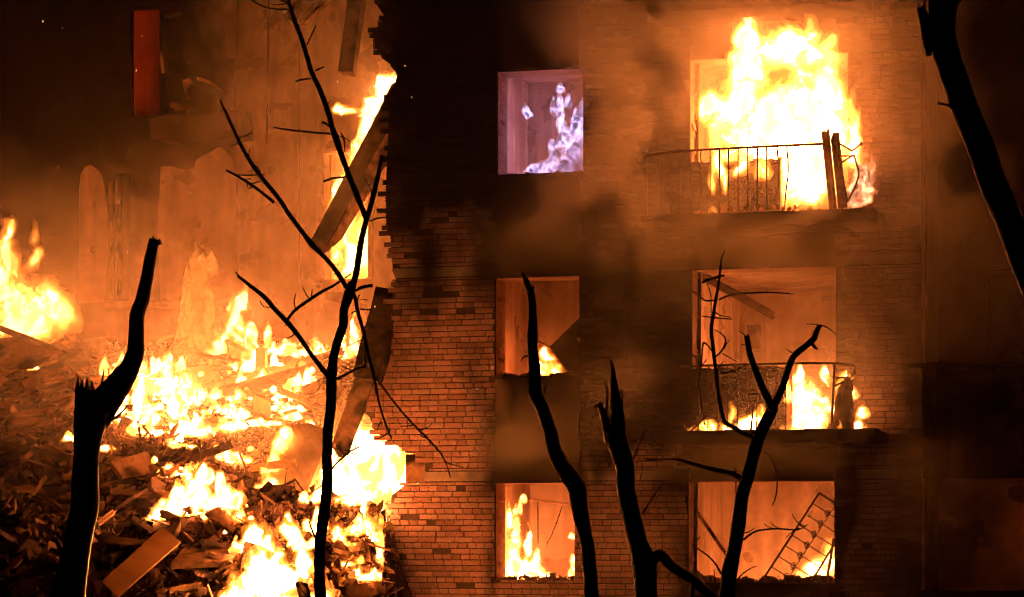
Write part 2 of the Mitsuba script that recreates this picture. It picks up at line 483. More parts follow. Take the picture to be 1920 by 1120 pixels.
XA, XM = X0(905), X0(1215)
XE = X0(1690)
R1 = room(float(at(990, 0, 1.9)[0]), XM - .3, 1.9, FLOOR[2], 'pale_plaster_mat', zc=OPEN[0][3] + 0.16)
R2 = room(float(at(1000, 0, 2.6)[0]), XM - .3, 2.6, FLOOR[1], 'room_plaster_mat', zc=OPEN[1][3] + 0.2)
R3 = room(float(at(994, 0, 2.6)[0]), XM - .3, 2.6, FLOOR[0], 'room_plaster_mat', zc=OPEN[2][3] + 0.2)
R4 = room(X0(1270), XE, 3.2, FLOOR[2], 'room_plaster_mat', zc=OPEN[3][3] + 0.16)
R5 = room(X0(1270), XE, 4.8, FLOOR[1], 'room_plaster_mat', zc=OPEN[4][3] + 0.16)
R6 = room(X0(1270), XE, 3.0, FLOOR[0], 'room_plaster_mat', zc=OPEN[5][3] + 0.14)
# floor slabs and the end wall behind the facade
for k, zf in enumerate(FLOOR):
    pass
# the broken-off left side of the block: cross wall that closes the rooms, seen edge on
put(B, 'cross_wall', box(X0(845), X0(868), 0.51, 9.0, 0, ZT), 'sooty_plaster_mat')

# ragged sills: broken brick and mortar left on the bottom of each opening
def ragged_sill(x0, x1, z, h, seed):
    rng = np.random.default_rng(seed)
    ms = []
    x = x0
    while x < x1:
        w = 0.04 + rng.random() * 0.14
        hh = h * (0.25 + rng.random() * 0.9) * (0.4 + meshkit.noise(np.array([x * 2.2, seed, 0.5])))
        pts = rng.random((14, 3)) * [min(w, x1 - x) * 1.2, 0.38, hh] + [x, 0.04, z - 0.02]
        ms.append(trimesh.convex.convex_hull(pts))
        x += w * 0.7
    return cat(ms)


for i, (x0, x1, z0, z1) in enumerate(OPEN):
    if i == 3:
        x1 = door[0][0]
    if i == 4:
        x1 = door[1][0]
    put(B, 'broken_sill', ragged_sill(x0 + .01, x1 - .01, z0, 0.10 if i != 5 else 0.16, i), 'chunk_mat', kind='stuff')
# soldier course under the lowest left window
for x in np.arange(X0(966), X0(1072), 0.088):
    put(W, 'brick', brick_mesh((x, x + 0.078, OPEN[2][2] - 0.30, OPEN[2][2] - 0.03), RNG), 'brick_1_mat') if False else None

def ragged_jamb(x, z0, z1, seed, side):
    rng = np.random.default_rng(seed)
    ms, z = [], z0
    while z < z1 - .03:
        h = .06 + rng.random() * .05
        if rng.random() < .7:
            w = .01 + .045 * rng.random() ** 2
            ms.append(trimesh.convex.convex_hull(rng.random((12, 3)) * [w, .30, min(h, z1 - z)] + [x if side > 0 else x - w, .03 + .1 * rng.random(), z]))
        z += h
    return cat(ms)


for i, (x0, x1, z0, z1) in enumerate(OPEN):
    put(B, 'broken_reveal', cat([ragged_jamb(x0 - .004, z0, z1, 50 + i, 1), ragged_jamb(x1 + .004, z0, z1, 70 + i, -1)]), 'brick_0_mat', kind='stuff')
    fx = x0 + .03
    if i > 2:
        put(B, 'burnt_frame', bar((fx, .30, z0), (fx + .01, .31, z1), .045, .05, splint=.05, seed=i), 'charred_wood_mat')

# balconies
def rough_box(x0, x1, y0, y1, z0, z1, amp=.03, seed=0):
    m = box(x0, x1, y0, y1, z0, z1)
    for _ in range(20):
        if m.edges_unique_length.max() < .11:
            break
        m = m.subdivide_to_size(.1)
    n = np.stack([meshkit.fbm(m.vertices * 5 + 11 * k + seed, 3, k) - .5 for k in range(3)], 1)
    bite = np.clip(meshkit.fbm(m.vertices * [3, 3, 3] + seed * 2.7, 3, 9) - .55, 0, 1)[:, None] * [0, 1, .6] * np.where(m.vertices[:, 1:2] < (y0 + y1) / 2 - .2, 1.6, 0) * .6
    v = m.vertices + amp * 2 * n * (np.abs(m.vertices[:, 1:2] - y1) > .03)
    v[:, 1] += bite[:, 1] * .6
    v[:, 2] += bite[:, 2] * np.sign((z0 + z1) / 2 - m.vertices[:, 2]) * .2
    return trimesh.Trimesh(v, m.faces, process=False)


def balcony(zt, xa, xb, zr, name):
    S = put(B, 'balcony_slab', rough_box(xa, xb, -0.98, -0.012, zt - 0.17, zt, .02, xa), 'concrete_mat')
    return S


YB = -0.93
balcony(6.24, X0(1228, YB), X0(1640, YB), 0, '')
balcony(3.50, X0(1285, YB), X0(1640, YB), 0, '')
CAN = put(B, 'balcony_slab', box(X0(1215, YB), X0(1618, YB), -0.98, -0.012, 8.82, 8.98), 'concrete_mat')


def railing(name):
    return B + '__' + numbered('railing')


def rod(parent, name, pts, r, Y=None, sides=6, mat='iron_mat'):
    P = [at(a, b, c[0] if c else Y) for a, b, *c in pts]
    return put(parent, name, tube(P, [r] * len(P), sides, step=0.2), mat, smooth=60)


RA = railing('railing')
rod(RA, 'top_rail', [(1208, 292), (1290, 283), (1400, 277), (1546, 270)], 0.014, YB)
rod(RA, 'bottom_rail', [(1208, 412), (1300, 404), (1388, 400), (1470, 396)], 0.012, YB)
for i, x in enumerate([1214, 1236, 1258, 1277, 1296, 1314, 1331.6, 1349, 1366, 1384, 1402, 1420, 1437.6]):
    rod(RA, 'baluster', [(x, 283 - (x - 1290) * 0.05), (x, 403 - (x - 1300) * .03)], 0.0085, YB)
rod(RA, 'baluster', [(1457, 276), (1459, 305), (1461, 345), (1453, 370), (1457, 392)], 0.0085, YB)
rod(RA, 'baluster', [(1475, 274), (1478, 320), (1473, 365), (1471, 394)], 0.009, YB)
rod(RA, 'bent_rail', [(1569, 267, -.93), (1597, 283, -.85), (1608, 276, -.8), (1616, 267, -.8), (1618, 270, -.8), (1613, 274, -.8)], 0.012)
rod(RA, 'bent_rail', [(1573, 293, -.93), (1600, 293, -.8)], 0.011)
rod(RA, 'bent_rail', [(1577, 306, -.93), (1601, 291, -.8), (1610, 330, -.8), (1604, 350, -.8), (1589, 379, -.85)], 0.012)
rod(RA, 'bent_rail', [(1567, 275, -.93), (1580, 330, -.93), (1589, 379, -.9)], 0.012)
RB = railing('railing')
rod(RB, 'top_rail', [(1276, 688), (1330, 686), (1491, 682), (1566, 682), (1602, 685, -.75)], 0.015, YB)
for x, b in ((1310, 806), (1328, 812), (1347, 812), (1364, 812), (1383, 812), (1401, 812), (1419, 812), (1437, 812), (1455, 812), (1473, 812)):
    rod(RB, 'baluster', [(x, 686), (x + .5, 750), (x - 1, b)], 0.0075, YB)
rod(RB, 'corner_post', [(1565, 683), (1562, 740), (1559, 800)], 0.016, YB)
rod(RB, 'bent_rail', [(1605, 684, -.5), (1602, 697, -.5), (1594, 710, -.5), (1580, 717, -.7), (1566, 724, -.93)], 0.013)
rod(RB, 'bent_rail', [(1566, 709), (1592, 709, -.6)], 0.011, YB)
rod(RB, 'baluster', [(1591, 685, -.6), (1589, 717, -.6)], 0.009)
rod(RB, 'bent_rail', [(1287, 816), (1312, 793), (1334, 771)], 0.011, YB)
rod(RB, 'bent_rail', [(1282, 796), (1288, 821), (1330, 812)], 0.011, YB)

# dark right end of the block: loggia with solid parapet, set back from the facade
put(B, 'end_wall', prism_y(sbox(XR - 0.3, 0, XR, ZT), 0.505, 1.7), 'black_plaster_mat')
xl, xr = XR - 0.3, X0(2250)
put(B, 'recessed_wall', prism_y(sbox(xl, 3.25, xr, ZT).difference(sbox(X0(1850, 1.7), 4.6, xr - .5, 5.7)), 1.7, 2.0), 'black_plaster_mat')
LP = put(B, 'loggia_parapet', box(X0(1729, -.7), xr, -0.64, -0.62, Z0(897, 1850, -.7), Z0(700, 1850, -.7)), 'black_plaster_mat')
xb_ = X0(1729, -.7)
while xb_ < xr - .2:
    wb_ = .155 + RNG.random() * .02
    put(LP, 'board', box(xb_, xb_ + wb_, -0.67 - RNG.random() * .012, -0.645, Z0(899 - RNG.random() * 4, 1850, -.7), Z0(686 + RNG.random() * 10, 1850, -.7)), 'char_board_mat')
    xb_ += wb_ + .012
put(LP, 'cap_rail', bar((X0(1700, -.7), -.68, Z0(684, 1850, -.7)), (xr, -.68, Z0(680, 1850, -.7)), .06, .08), 'char_board_mat')
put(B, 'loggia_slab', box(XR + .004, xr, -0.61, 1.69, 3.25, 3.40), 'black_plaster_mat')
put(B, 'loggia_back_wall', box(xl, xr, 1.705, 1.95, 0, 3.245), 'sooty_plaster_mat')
put(B, 'downpipe', tube([at(1738, 935, -.05), at(1739, 1062, -.05), at(1734, 1075, -.05)], [.03, .03, .03], 10), 'concrete_mat', smooth=50)
put(B, 'loggia_sill', box(XR + .004, xr, -0.75, -0.55, 1.0, Z0(1108, 1850, -.7)), 'concrete_mat')

# ------------------------------------------------------------------ fire
FIRES = []


def flame_noise(P, s, seed):
    """Turbulence of rising gas: stretched upwards, folded, with thin ridges; about -1 to 1."""
    P = P.astype(np.float32)
    w = np.stack([meshkit.fbm(P / (s * 1.3) * [1, 1, .7] + 17.3 * k, 2, seed + k) - 0.5 for k in range(3)], -1)
    q = P / s + w * [2.6, 2.6, 2.0]
    q = q * [1, 1, 0.34]
    f = sum(0.62 ** o * (meshkit.noise(q * 2.1 ** o, seed + 5 + o) - .5) for o in range(5))
    r = sum(0.6 ** o * -np.abs(2 * meshkit.noise(q * 1.4 * 2.1 ** o + 9, seed + 19 + o) - 1) for o in range(4))
    n = 0.6 * (f - f.mean()) / f.std() + 0.5 * (r - r.mean()) / r.std()
    return n.astype(np.float64)


WISPS = [(0.12, (0.26, 0.052, 0.0040)), (0.27, (0.40, 0.09, 0.0075)), (0.44, (0.62, 0.160, 0.015)), (0.64, (0.9, 0.27, 0.03)), (0.86, (1.6, 0.5, 0.08))]
FLAME_STEPS = [(0.22, (0.15, 0.026, 0.0022)), (0.38, (0.48, 0.10, 0.009)), (0.56, (1.3, 0.33, 0.036)), (0.76, (4.2, 1.15, 0.17)), (1.0, (36.0, 9.0, 2.2))]


def fire(label, blobs, scale=0.3, heat=1.0, core=1.0, vox=0.027, amp=0.40, thick=0.5, tint=(1, 1, 1), weight=1.0, seed=None, steps=FLAME_STEPS, cut=None, category='fire', kind=None, vein=(.035, 1.5)):
    """blobs: (px, py, half width px, half height px, depth y). One mesh: nested shells of the hot gas, each giving off its own light."""
    seed = len(FIRES) * 13 + 3 if seed is None else seed
    C, R = [], []
    for (px, py, rx, ry, Y, *d) in blobs:
        m = mpp(px, Y)
        C.append(at(px, py, Y)); R.append((rx * m, d[0] if d else max(thick * rx * m, 0.10), ry * m))
    C, R = np.array(C), np.array(R)
    lo, hi = (C - 1.35 * R).min(0) - 0.05, (C + 1.35 * R).max(0) + 0.05
    n = np.ceil((hi - lo) / vox).astype(int) + 1
    P = np.stack(np.meshgrid(*[lo[k] + vox * np.arange(n[k]) for k in range(3)], indexing='ij'), -1)
    E = np.full(P.shape[:3], 9.0)
    for c, r in zip(C, R):
        sl = tuple(slice(max(0, int((c[k] - 1.4 * r[k] - lo[k]) / vox)), int((c[k] + 1.4 * r[k] - lo[k]) / vox) + 2) for k in range(3))
        u = (P[sl] - c) / r
        u[..., :2] *= (1 + 0.45 * np.clip(u[..., 2:], -.4, 1))      # tongues narrow upwards
        d2 = (u ** 2).sum(-1)
        E[sl] = np.minimum(E[sl], d2 ** .8 if False else d2)
    E = 1.15 * (1 - E) - 0.08
    F = np.full(E.shape, -2.0)
    on = E > -0.75
    F[on] = E[on] + amp * flame_noise(P[on], scale, seed)
    if cut is not None:
        F = np.where(cut(P), -2, F)
    shells = []
    if kind and steps is FLAME_STEPS:
        steps = [(0.18, (0.30, 0.06, 0.005)), (0.42, (0.9, 0.21, 0.02)), (0.70, (3.0, 0.78, 0.10)), (1.06, (62.0, 15.5, 3.8))]
    for lev, c in steps:
        v, f = surface_net(F, lo, vox, lev)
        if not len(v):
            continue
        g = 0.5 + 1.0 * meshkit.fbm(v * [9, 9, 4.5] + 3, 3, seed + 77)
        hot = core if lev > 0.6 else 1.0
        if steps is WISPS:
            g = .12 + 2.3 * np.clip((meshkit.fbm(v * [17, 17, 9] + 2.5 * meshkit.noise(v * 7 + 3, seed)[:, None], 3, seed + 41) - .36) / .3, 0, 1) ** 1.5
        if lev > .95 and steps is not WISPS:      # the hot core is streaked: cooler yellow veins between white ones
            streak = meshkit.fbm(v * [7, 7, 3] + 1.5 * meshkit.noise(v * 4 + 7, seed)[:, None], 3, seed + 31)
            g = np.clip(vein[0] + vein[1] * np.clip((streak - .36) / .22, 0, 1) ** 1.6, 0, 1.4)
        shells.append((v, f, np.asarray(c)[None] * np.asarray(tint)[None] * (g * heat * hot * EM)[:, None], lev > .8))
    key = numbered('fire'); FIRES.append(key)
    weight = weight * (.5 if kind else 1)

    def emit(name, some, bsdf, wt):
        at_ = np.cumsum([0] + [len(s[0]) for s in some])
        scene[name] = ply((np.vstack([s[0] for s in some]), np.vstack([s[1] + o for s, o in zip(some, at_)])), bsdf, smooth=False, color=np.vstack([s[2] for s in some]),
                          emitter={'type': 'area', 'radiance': {'type': 'mesh_attribute', 'name': 'vertex_color'}, 'sampling_weight': float(wt)})

    outer, inner = [s for s in shells if not s[3]], [s for s in shells if s[3]]
    if core < .7 or not inner:
        emit(key, shells, 'flame_mat', weight)
    else:
        emit(key + '__flame', outer, 'gas_mat', .15 * weight)
        emit(key + '__white_core', inner, 'core_mat', weight)
    say(key, label, None if kind else category, kind=kind)
    return key


# heap surface of the collapsed section
def H(x, y):
    x, y = np.asarray(x, float), np.asarray(y, float)
    z = 1.45 + 0.355 * (y + 4.5)
    z = np.minimum(z, 5.0 + 0.02 * y)
    z = z + 0.05 * np.clip(-x - 5, 0, 9)
    P = np.stack([x, y, 0 * x], -1)
    z = z + 0.9 * (meshkit.fbm(P * 0.6 + 3, 3, 5) - 0.5) + 0.35 * (meshkit.fbm(P * 2.2, 3, 8) - 0.5)
    drop = np.clip((x + 1.75) / 0.7, 0, 1) * (y < 0.3)
    z = z - drop * np.maximum(z - 0.6, 0)
    return np.maximum(z, 0.02)


def on_heap(px, py):
    Y = np.linspace(-9, 8.5, 500)
    d = FW + RT * (px - 960) / FPX + np.array([0, 0, (HOR - py) / FPX])
    P = CAM + d * ((Y - CAM[1]) / d[1])[:, None]
    below = P[:, 2] < H(P[:, 0], P[:, 1])
    i = int(np.argmax(below)) if below.any() else len(Y) - 1
    return P[i]


def hb(px, py, rx, ry, lift=0.0):
    """A blob of flame whose foot stands on the heap."""
    p = on_heap(px, py + ry * 0.6)
    return (px, py, rx, ry, p[1] - 0.05 - lift)


def tongues(rows, seed, gap=0.0):
    """Low flames on the heap: for every (px, py, half width, half height) a ragged row of narrow tongues over a flat foot."""
    rng = np.random.default_rng(seed)
    out = []
    for (px, py, rx, ry) in rows:
        Y = on_heap(px, py + ry * .6)[1] - .05
        out.append((px, py + ry * .4, rx, ry * .45, Y, .18))
        for k in range(max(3, int(rx / 5))):
            u = rng.uniform(-1.15, 1.15)
            h = ry * rng.uniform(.35, 1.25) * (1 - .4 * abs(u))
            out.append((px + u * rx, py + ry * .5 - h * .7, rng.uniform(5, 15) * (.6 + rx / 80), h, Y + rng.uniform(-.15, .15), rng.uniform(.08, .18)))
        for k in range(int(rx / 9)):      # licks broken off around it
            u, w = rng.uniform(-1.5, 1.5), rng.uniform(-1.0, .9)
            out.append((px + u * rx, py + w * ry, rng.uniform(3, 8), rng.uniform(3, 9), Y + .1 * w, .07))
    return out



def H_pit(f):
    def g(x, y):
        z = f(x, y)
        pit = 1.35 * np.exp(-((np.asarray(x) + 2.15) / 0.95) ** 2 - ((np.asarray(y) - 0.9) / 1.5) ** 2)
        return np.maximum(z - pit, 0.02)
    return g


H = H_pit(H)
gx, gy = np.meshgrid(np.arange(-11.5, -0.8, 0.09), np.arange(-9.5, 8.0, 0.09), indexing='ij')
V = np.stack([gx, gy, H(gx, gy)], -1)
nx, ny = gx.shape
ii = np.arange(nx * ny).reshape(nx, ny)
q = np.stack([ii[:-1, :-1], ii[1:, :-1], ii[1:, 1:], ii[:-1, 1:]], -1).reshape(-1, 4)
scene['rubble_heap'] = ply((V.reshape(-1, 3), np.vstack([q[:, [0, 1, 2]], q[:, [0, 2, 3]]])), 'ash_mat')
say('rubble_heap', 'dark heap of ash and rubble where the end of the block collapsed', kind='structure')

# ------------------------------------------------------------------ ruined inner wall still standing behind the heap
YR = 8.0
RW = thing('ruined_inner_wall', 'scorched plaster inner wall standing behind the burning rubble heap', 'wall')


def rx(px): return X0(px, YR)


def rz(py, px=400): return Z0(py, px, YR)


ZTOP = rz(-70)
wpoly = sbox(rx(-150), 2, rx(830), ZTOP).difference(sbox(rx(608), rz(531), rx(690), rz(296))).difference(sbox(rx(213), rz(560), rx(243), rz(318))).difference(sbox(rx(246), rz(212), rx(299), rz(10)))
wpoly = wpoly.difference(Polygon([(rx(a), rz(b)) for a, b in [(303, 25), (340, 18), (346, 60), (352, 95), (345, 150), (352, 190), (338, 208), (306, 206)]]))
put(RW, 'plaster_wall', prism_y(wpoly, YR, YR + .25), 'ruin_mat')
put(RW, 'passage_wall', box(rx(205), rx(420), YR + 1.2, YR + 1.3, 2, ZTOP), 'black_plaster_mat')
put(RW, 'red_glow_panel', prism_y(sbox(rx(247), rz(212), rx(299), rz(10)), YR + 0.1, YR + 0.14), 'red_glow_mat', label='panel coloured red for the firelight glow in the upper storey')  # panel put in the opening, its red glow painted on
# pale leaf with a burnt, rounded top and a knob
leaf = Polygon([(rx(149), rz(562)), (rx(149), rz(345)), (rx(152), rz(318)), (rx(160), rz(304)), (rx(170), rz(300)), (rx(182), rz(308)), (rx(190), rz(318)), (rx(197), rz(345)), (rx(203), rz(400)), (rx(204), rz(470)), (rx(202), rz(520)), (rx(196), rz(562))])
D = put(RW, 'door_leaf', prism_y(leaf, YR - .02, YR + .04), 'pale_plaster_mat', label='pale door leaf with a rounded burnt top')
kn = trimesh.creation.icosphere(2, 0.055); kn.apply_translation((rx(178), YR - .06, rz(463)))
put(D, 'door_knob', kn, 'iron_mat', smooth=True)
put(RW, 'door_post', prism_y(sbox(rx(205), rz(565), rx(211), rz(335)), YR - .03, YR + .049), 'burnt_wood_mat')
put(RW, 'door_post', prism_y(sbox(rx(216), rz(565), rx(220), rz(330)), YR - .0, YR + .20), 'burnt_wood_mat')
# plaster coat left on the lower storey, with a torn upper edge
coat = Polygon([(rx(a), rz(b)) for a, b in [(303, 575), (296, 430), (303, 310), (322, 309), (340, 315), (356, 316), (366, 312), (369, 300), (380, 293), (398, 285), (411, 277), (420, 280), (430, 290), (439, 303), (443, 330), (447, 420), (446, 575)]])
put(RW, 'plaster_coat', prism_y(coat, YR - .035, YR - .001), 'room_plaster_mat', label='torn coat of pale plaster on the lower storey')
for i, (a, b) in enumerate([((560, -60), (562, 560)), ((505, -60), (500, 270)), ((447, 0), (440, 240))]):
    put(RW, 'wall_seam', tube([at(*a, YR - .004), at(*b, YR - .004)], [.012, .012], 5), 'sooty_plaster_mat')
# floor remains between the storeys
FS = put(RW, 'floor_slab', prism_y(Polygon([(rx(305), rz(228)), (rx(340), rz(222)), (rx(400), rz(226)), (rx(470), rz(218)), (rx(478), rz(268)), (rx(400), rz(276)), (rx(330), rz(270)), (rx(308), rz(265))]), YR - .55, YR - .004), 'dark_plaster_mat')
for i, (a, b, c) in enumerate([((322, 196), (350, 206), 12), ((346, 152), (356, 186), 10), ((352, 150), (372, 176), 9), ((372, 148), (395, 156), 6), ((330, 205), (358, 200), 8), ((302, 100), (306, 135), 6), ((395, 155), (418, 172), 4)]):
    put(RW, 'torn_lath', bar(at(*a, YR - .4), at(*b, YR - .25), c * mpp(400, YR), 0.02, splint=.05, seed=i), 'burnt_wood_mat')
# lit doorway
put(RW, 'door_frame', prism_y(sbox(rx(594), rz(531), rx(607), rz(290)), YR - .05, YR + .27), 'room_plaster_mat')
put(RW, 'door_frame', prism_y(sbox(rx(607.2), rz(295), rx(691), rz(289)), YR - .05, YR + .27), 'room_plaster_mat')
put(RW, 'door_frame', prism_y(sbox(rx(691.2), rz(531), rx(700), rz(289)), YR - .05, YR + .27), 'room_plaster_mat')
put(RW, 'skirting_pipe', tube([at(196, 574, YR - .12), at(345, 572, YR - .12)], [.075, .075], 10), 'room_plaster_mat', smooth=50)
put(RW, 'skirting_pipe', tube([at(352, 570, YR - .12), at(450, 567, YR - .12)], [.07, .07], 10), 'room_plaster_mat', smooth=50)
put(RW, 'room_back_wall', box(rx(560), rx(830), YR + 1.6, YR + 1.7, 3, 9), 'room_plaster_mat')

# ------------------------------------------------------------------ the fires
YS = on_heap(520, 900)[1] - 1.25
sm = dict(scale=0.13, vox=0.021, amp=.72, heat=1.2)
fire('tall white hot fire at the far left edge behind the debris', [hb(8, 560, 85, 115), (70, 575, 85, 75, on_heap(60, 640)[1]), (45, 600, 100, 55, on_heap(60, 640)[1]), (100, 575, 50, 60, on_heap(60, 640)[1]), (18, 480, 34, 95, on_heap(20, 640)[1]), (118, 592, 42, 50, on_heap(120, 640)[1]), (64, 465, 20, 60, on_heap(60, 640)[1]), (0, 625, 70, 30, on_heap(60, 640)[1])], scale=0.30, heat=1.2, core=1.0, amp=.30, vox=.034, weight=3, seed=3, vein=(.26, .7))
YB_ = on_heap(380, 680)[1]
fire('thin orange flames rising before the torn plaster', [(345, 610, 14, 60, YB_, .2), (362, 560, 13, 70, YB_, .2), (378, 500, 12, 55, YB_, .2), (396, 490, 9, 36, YB_, .2), (366, 480, 8, 34, YB_, .2), (392, 580, 12, 60, YB_ + .1, .2), (375, 630, 24, 50, YB_, .2), (350, 660, 30, 36, YB_, .2), (410, 640, 12, 50, YB_, .2), (352, 535, 8, 40, YB_, .2)], scale=0.2, heat=0.26, core=.5, amp=.5, vox=.026, weight=.6, steps=FLAME_STEPS[:4])
fire('yellow flames right of the thin orange flames on the ridge', [(440, 600, 26, 60, on_heap(430, 680)[1]), (455, 560, 16, 40, on_heap(430, 680)[1]), (430, 645, 40, 40, on_heap(430, 680)[1]), (470, 630, 18, 40, on_heap(430, 680)[1]), (405, 670, 40, 26, on_heap(430, 680)[1])], scale=0.24, heat=0.8, core=.9, amp=.5, weight=1.5)
fire('bright fire on the ridge just right of the curved broken trunk', tongues([(228, 690, 30, 42), (285, 695, 55, 32), (335, 720, 35, 40), (320, 685, 25, 25)], 38), scale=0.2, core=1.5, weight=1.5)
fire('low flames running along the top of the ridge behind the slim tree', tongues([(478, 680, 35, 30), (500, 645, 16, 36), (540, 660, 50, 18), (590, 655, 45, 18), (630, 660, 28, 24), (665, 640, 25, 40)], 43), **sm, kind='stuff')
fire('small flames licking the middle of the heap', tongues([(262, 750, 32, 40), (292, 800, 42, 26), (230, 720, 25, 30), (350, 770, 34, 26), (385, 800, 40, 24), (330, 750, 25, 30)], 79), **sm, kind='stuff')
fire('scattered flames below the leaning ridge boards', tongues([(425, 745, 34, 22), (440, 770, 28, 20), (548, 740, 26, 24), (575, 715, 18, 24), (530, 765, 34, 15), (395, 770, 18, 18)], 92), **sm, kind='stuff')
fire('white fire on the lower heap above the orange board', tongues([(390, 925, 58, 42), (345, 948, 40, 28), (425, 962, 40, 28), (368, 895, 30, 26)], 12), scale=0.2, core=1.6, weight=2)
fire('narrow stream of fire along the left edge of the leaning slab', [(a, b, c, d, YS - .15 + (900 - b) * .0075, .12) for a, b, c, d in [(535, 812, 20, 16), (524, 830, 17, 28), (514, 862, 16, 34), (500, 900, 20, 40), (488, 940, 22, 40), (468, 972, 24, 34), (445, 1000, 26, 30), (420, 1025, 30, 24), (402, 1048, 22, 22)]], scale=0.16, vox=.022, amp=.45, core=1.5, weight=2)
fire('large white fire at the foot of the heap', [hb(500, 1085, 75, 80), hb(478, 1020, 42, 60), hb(566, 1055, 36, 55), hb(455, 1140, 70, 60), hb(545, 990, 25, 45), hb(600, 1150, 60, 50)], scale=0.3, heat=1.3, core=7.0, vox=.03, weight=6, vein=(.26, .7))
fire('huge white fire in the gap at the broken brick edge', [(690, 870, 75, 85, 1.0), (640, 900, 55, 60, .8), (735, 868, 50, 70, 1.0), (668, 810, 30, 55, 1.0), (700, 945, 62, 42, .4), (628, 960, 60, 34, -.2), (760, 900, 60, 60, 1.3)], scale=0.36, heat=1.3, core=5.5, vox=.032, weight=5, cut=lambda P: (P[..., 1] < 0.56) & (P[..., 0] > X0(676)), vein=(.26, .7))
fire('spots of fire scattered over the right middle of the heap', tongues([(440, 850, 28, 26), (592, 815, 22, 30), (612, 905, 18, 40), (560, 1015, 30, 24), (330, 880, 34, 24), (300, 965, 26, 16), (465, 1015, 30, 22), (410, 850, 22, 16), (610, 840, 20, 30), (300, 720, 60, 40), (250, 770, 40, 40), (350, 740, 50, 30), (470, 715, 40, 24), (410, 790, 40, 26), (380, 935, 60, 40), (560, 700, 30, 22), (600, 720, 22, 18), (470, 790, 40, 14), (530, 780, 30, 12), (345, 830, 26, 14), (210, 835, 14, 18), (128, 822, 14, 10), (58, 690, 14, 8), (590, 930, 24, 20), (600, 880, 18, 20), (595, 985, 22, 24), (650, 930, 40, 24)], 17), kind='stuff', **sm)
fire('fire in the rubble beside the foot of the brick edge', tongues([(655, 985, 34, 26), (690, 970, 30, 34), (705, 1075, 18, 22), (650, 1050, 24, 18), (710, 1015, 16, 26), (700, 1000, 40, 26), (715, 1040, 25, 30), (680, 1075, 35, 20), (640, 1010, 25, 25), (720, 965, 20, 30)], 47), scale=0.14, vox=.02, heat=1.0, amp=.48, kind='stuff', cut=lambda P: P[..., 0] * RT[0] + P[..., 1] * RT[1] > X0(727) * RT[0])
fire('flames along the top edge of the big diagonal beam', [(736, 146, 14, 20, 1.2), (718, 165, 20, 34, 1.2), (698, 195, 24, 46, 1.3), (690, 240, 22, 44, 1.4), (668, 285, 20, 40, 1.6), (652, 320, 17, 36, 1.7), (634, 355, 14, 34, 1.9), (645, 204, 34, 14, 1.5), (620, 395, 10, 22, 1.9)], scale=0.16, vox=.02, core=3.0, amp=.5, thick=.7, weight=2.5)
fire('yellow fire filling the doorway behind the diagonal beam', [(650, 470, 46, 75, 8.75), (640, 390, 40, 80, 8.9), (668, 340, 30, 60, 8.9), (680, 460, 40, 80, 9.0)], scale=0.4, heat=1.0, core=3.6, tint=(1, 1.12, .8), weight=2)
fire('roaring white fire bursting from the upper balcony window', [(1465, 215, 135, 130, .75, .6), (1545, 250, 64, 150, .5, .5), (1402, 90, 46, 95, -.3), (1375, 180, 55, 110, .25), (1500, 335, 90, 75, .35), (1560, 140, 44, 120, .0), (1350, 320, 24, 60, -.25), (1385, 310, 30, 34, -.2), (1425, 315, 26, 30, -.2), (1336, 400, 14, 24, -.75), (1480, 85, 90, 50, -.25), (1592, 215, 26, 80, -.2), (1600, 270, 22, 60, -.3), (1560, 70, 34, 46, -.3), (1330, 190, 34, 70, .25), (1520, 60, 50, 40, -.3), (1530, 380, 45, 22, -.5)], scale=0.4, heat=1.2, core=0.92, vox=.034, weight=6, seed=172, cut=lambda P: (P[..., 2] < 6.24) & (P[..., 1] < .55), vein=(.26, .7))
fire('pink tinged flame at the right end of the upper balcony', [(1622, 330, 22, 45, -.6), (1605, 365, 25, 25, -.6), (1635, 345, 14, 26, -.55)], heat=.6, core=1.0, amp=.6, scale=.13, vox=.015, steps=WISPS, tint=(1, 1.15, 4.0))
fire('lilac fire at the right of the upper left window', [(1072, 300, 30, 34, .8, .3), (1035, 312, 30, 16, .8, .2), (1060, 255, 12, 44, .9, .2), (1082, 260, 13, 60, .8, .2), (1050, 215, 8, 40, .9, .15), (1092, 230, 10, 50, .8, .2), (1036, 285, 9, 30, .85, .15), (1002, 318, 18, 10, .7, .15), (986, 206, 6, 16, .6, .1), (992, 214, 7, 8, .6, .1), (1050, 166, 9, 10, .9, .1), (1037, 205, 5, 26, .9, .1), (1066, 190, 6, 18, .9, .1)], scale=0.12, vox=.0125, heat=.30, core=1.0, amp=.62, steps=WISPS, tint=(.8, 2.0, 34.0), weight=1.0)
fire('small fire low in the middle window behind the fallen panel', [(1030, 695, 30, 24, 1.1), (1012, 690, 16, 16, 1.0), (1060, 705, 26, 10, 1.1), (1022, 665, 20, 22, 1.2), (985, 712, 14, 10, 1.0)], scale=0.14, vox=.018, heat=.7, core=1.2, tint=(1, .75, .6), weight=1.2)
fire('bright fire in the left half of the lowest window', [(955, 1050, 36, 56, 1.1), (985, 1065, 36, 34, 1.1), (968, 1000, 13, 46, 1.2), (980, 935, 10, 14, 1.3), (966, 956, 7, 14, 1.3), (938, 1010, 14, 50, 1.1), (955, 975, 8, 30, 1.2), (990, 1015, 10, 34, 1.2), (1005, 1050, 9, 30, 1.1), (975, 945, 5, 24, 1.3), (1010, 1085, 40, 16, 1.1)], scale=0.15, vox=.017, amp=.5, core=1.5, weight=2)
fire('small flame at the right jamb of the lowest window', [(1076, 1075, 12, 30, .6), (1072, 1005, 8, 8, .6), (1074, 1050, 8, 14, .6)], scale=.1, vox=.016)
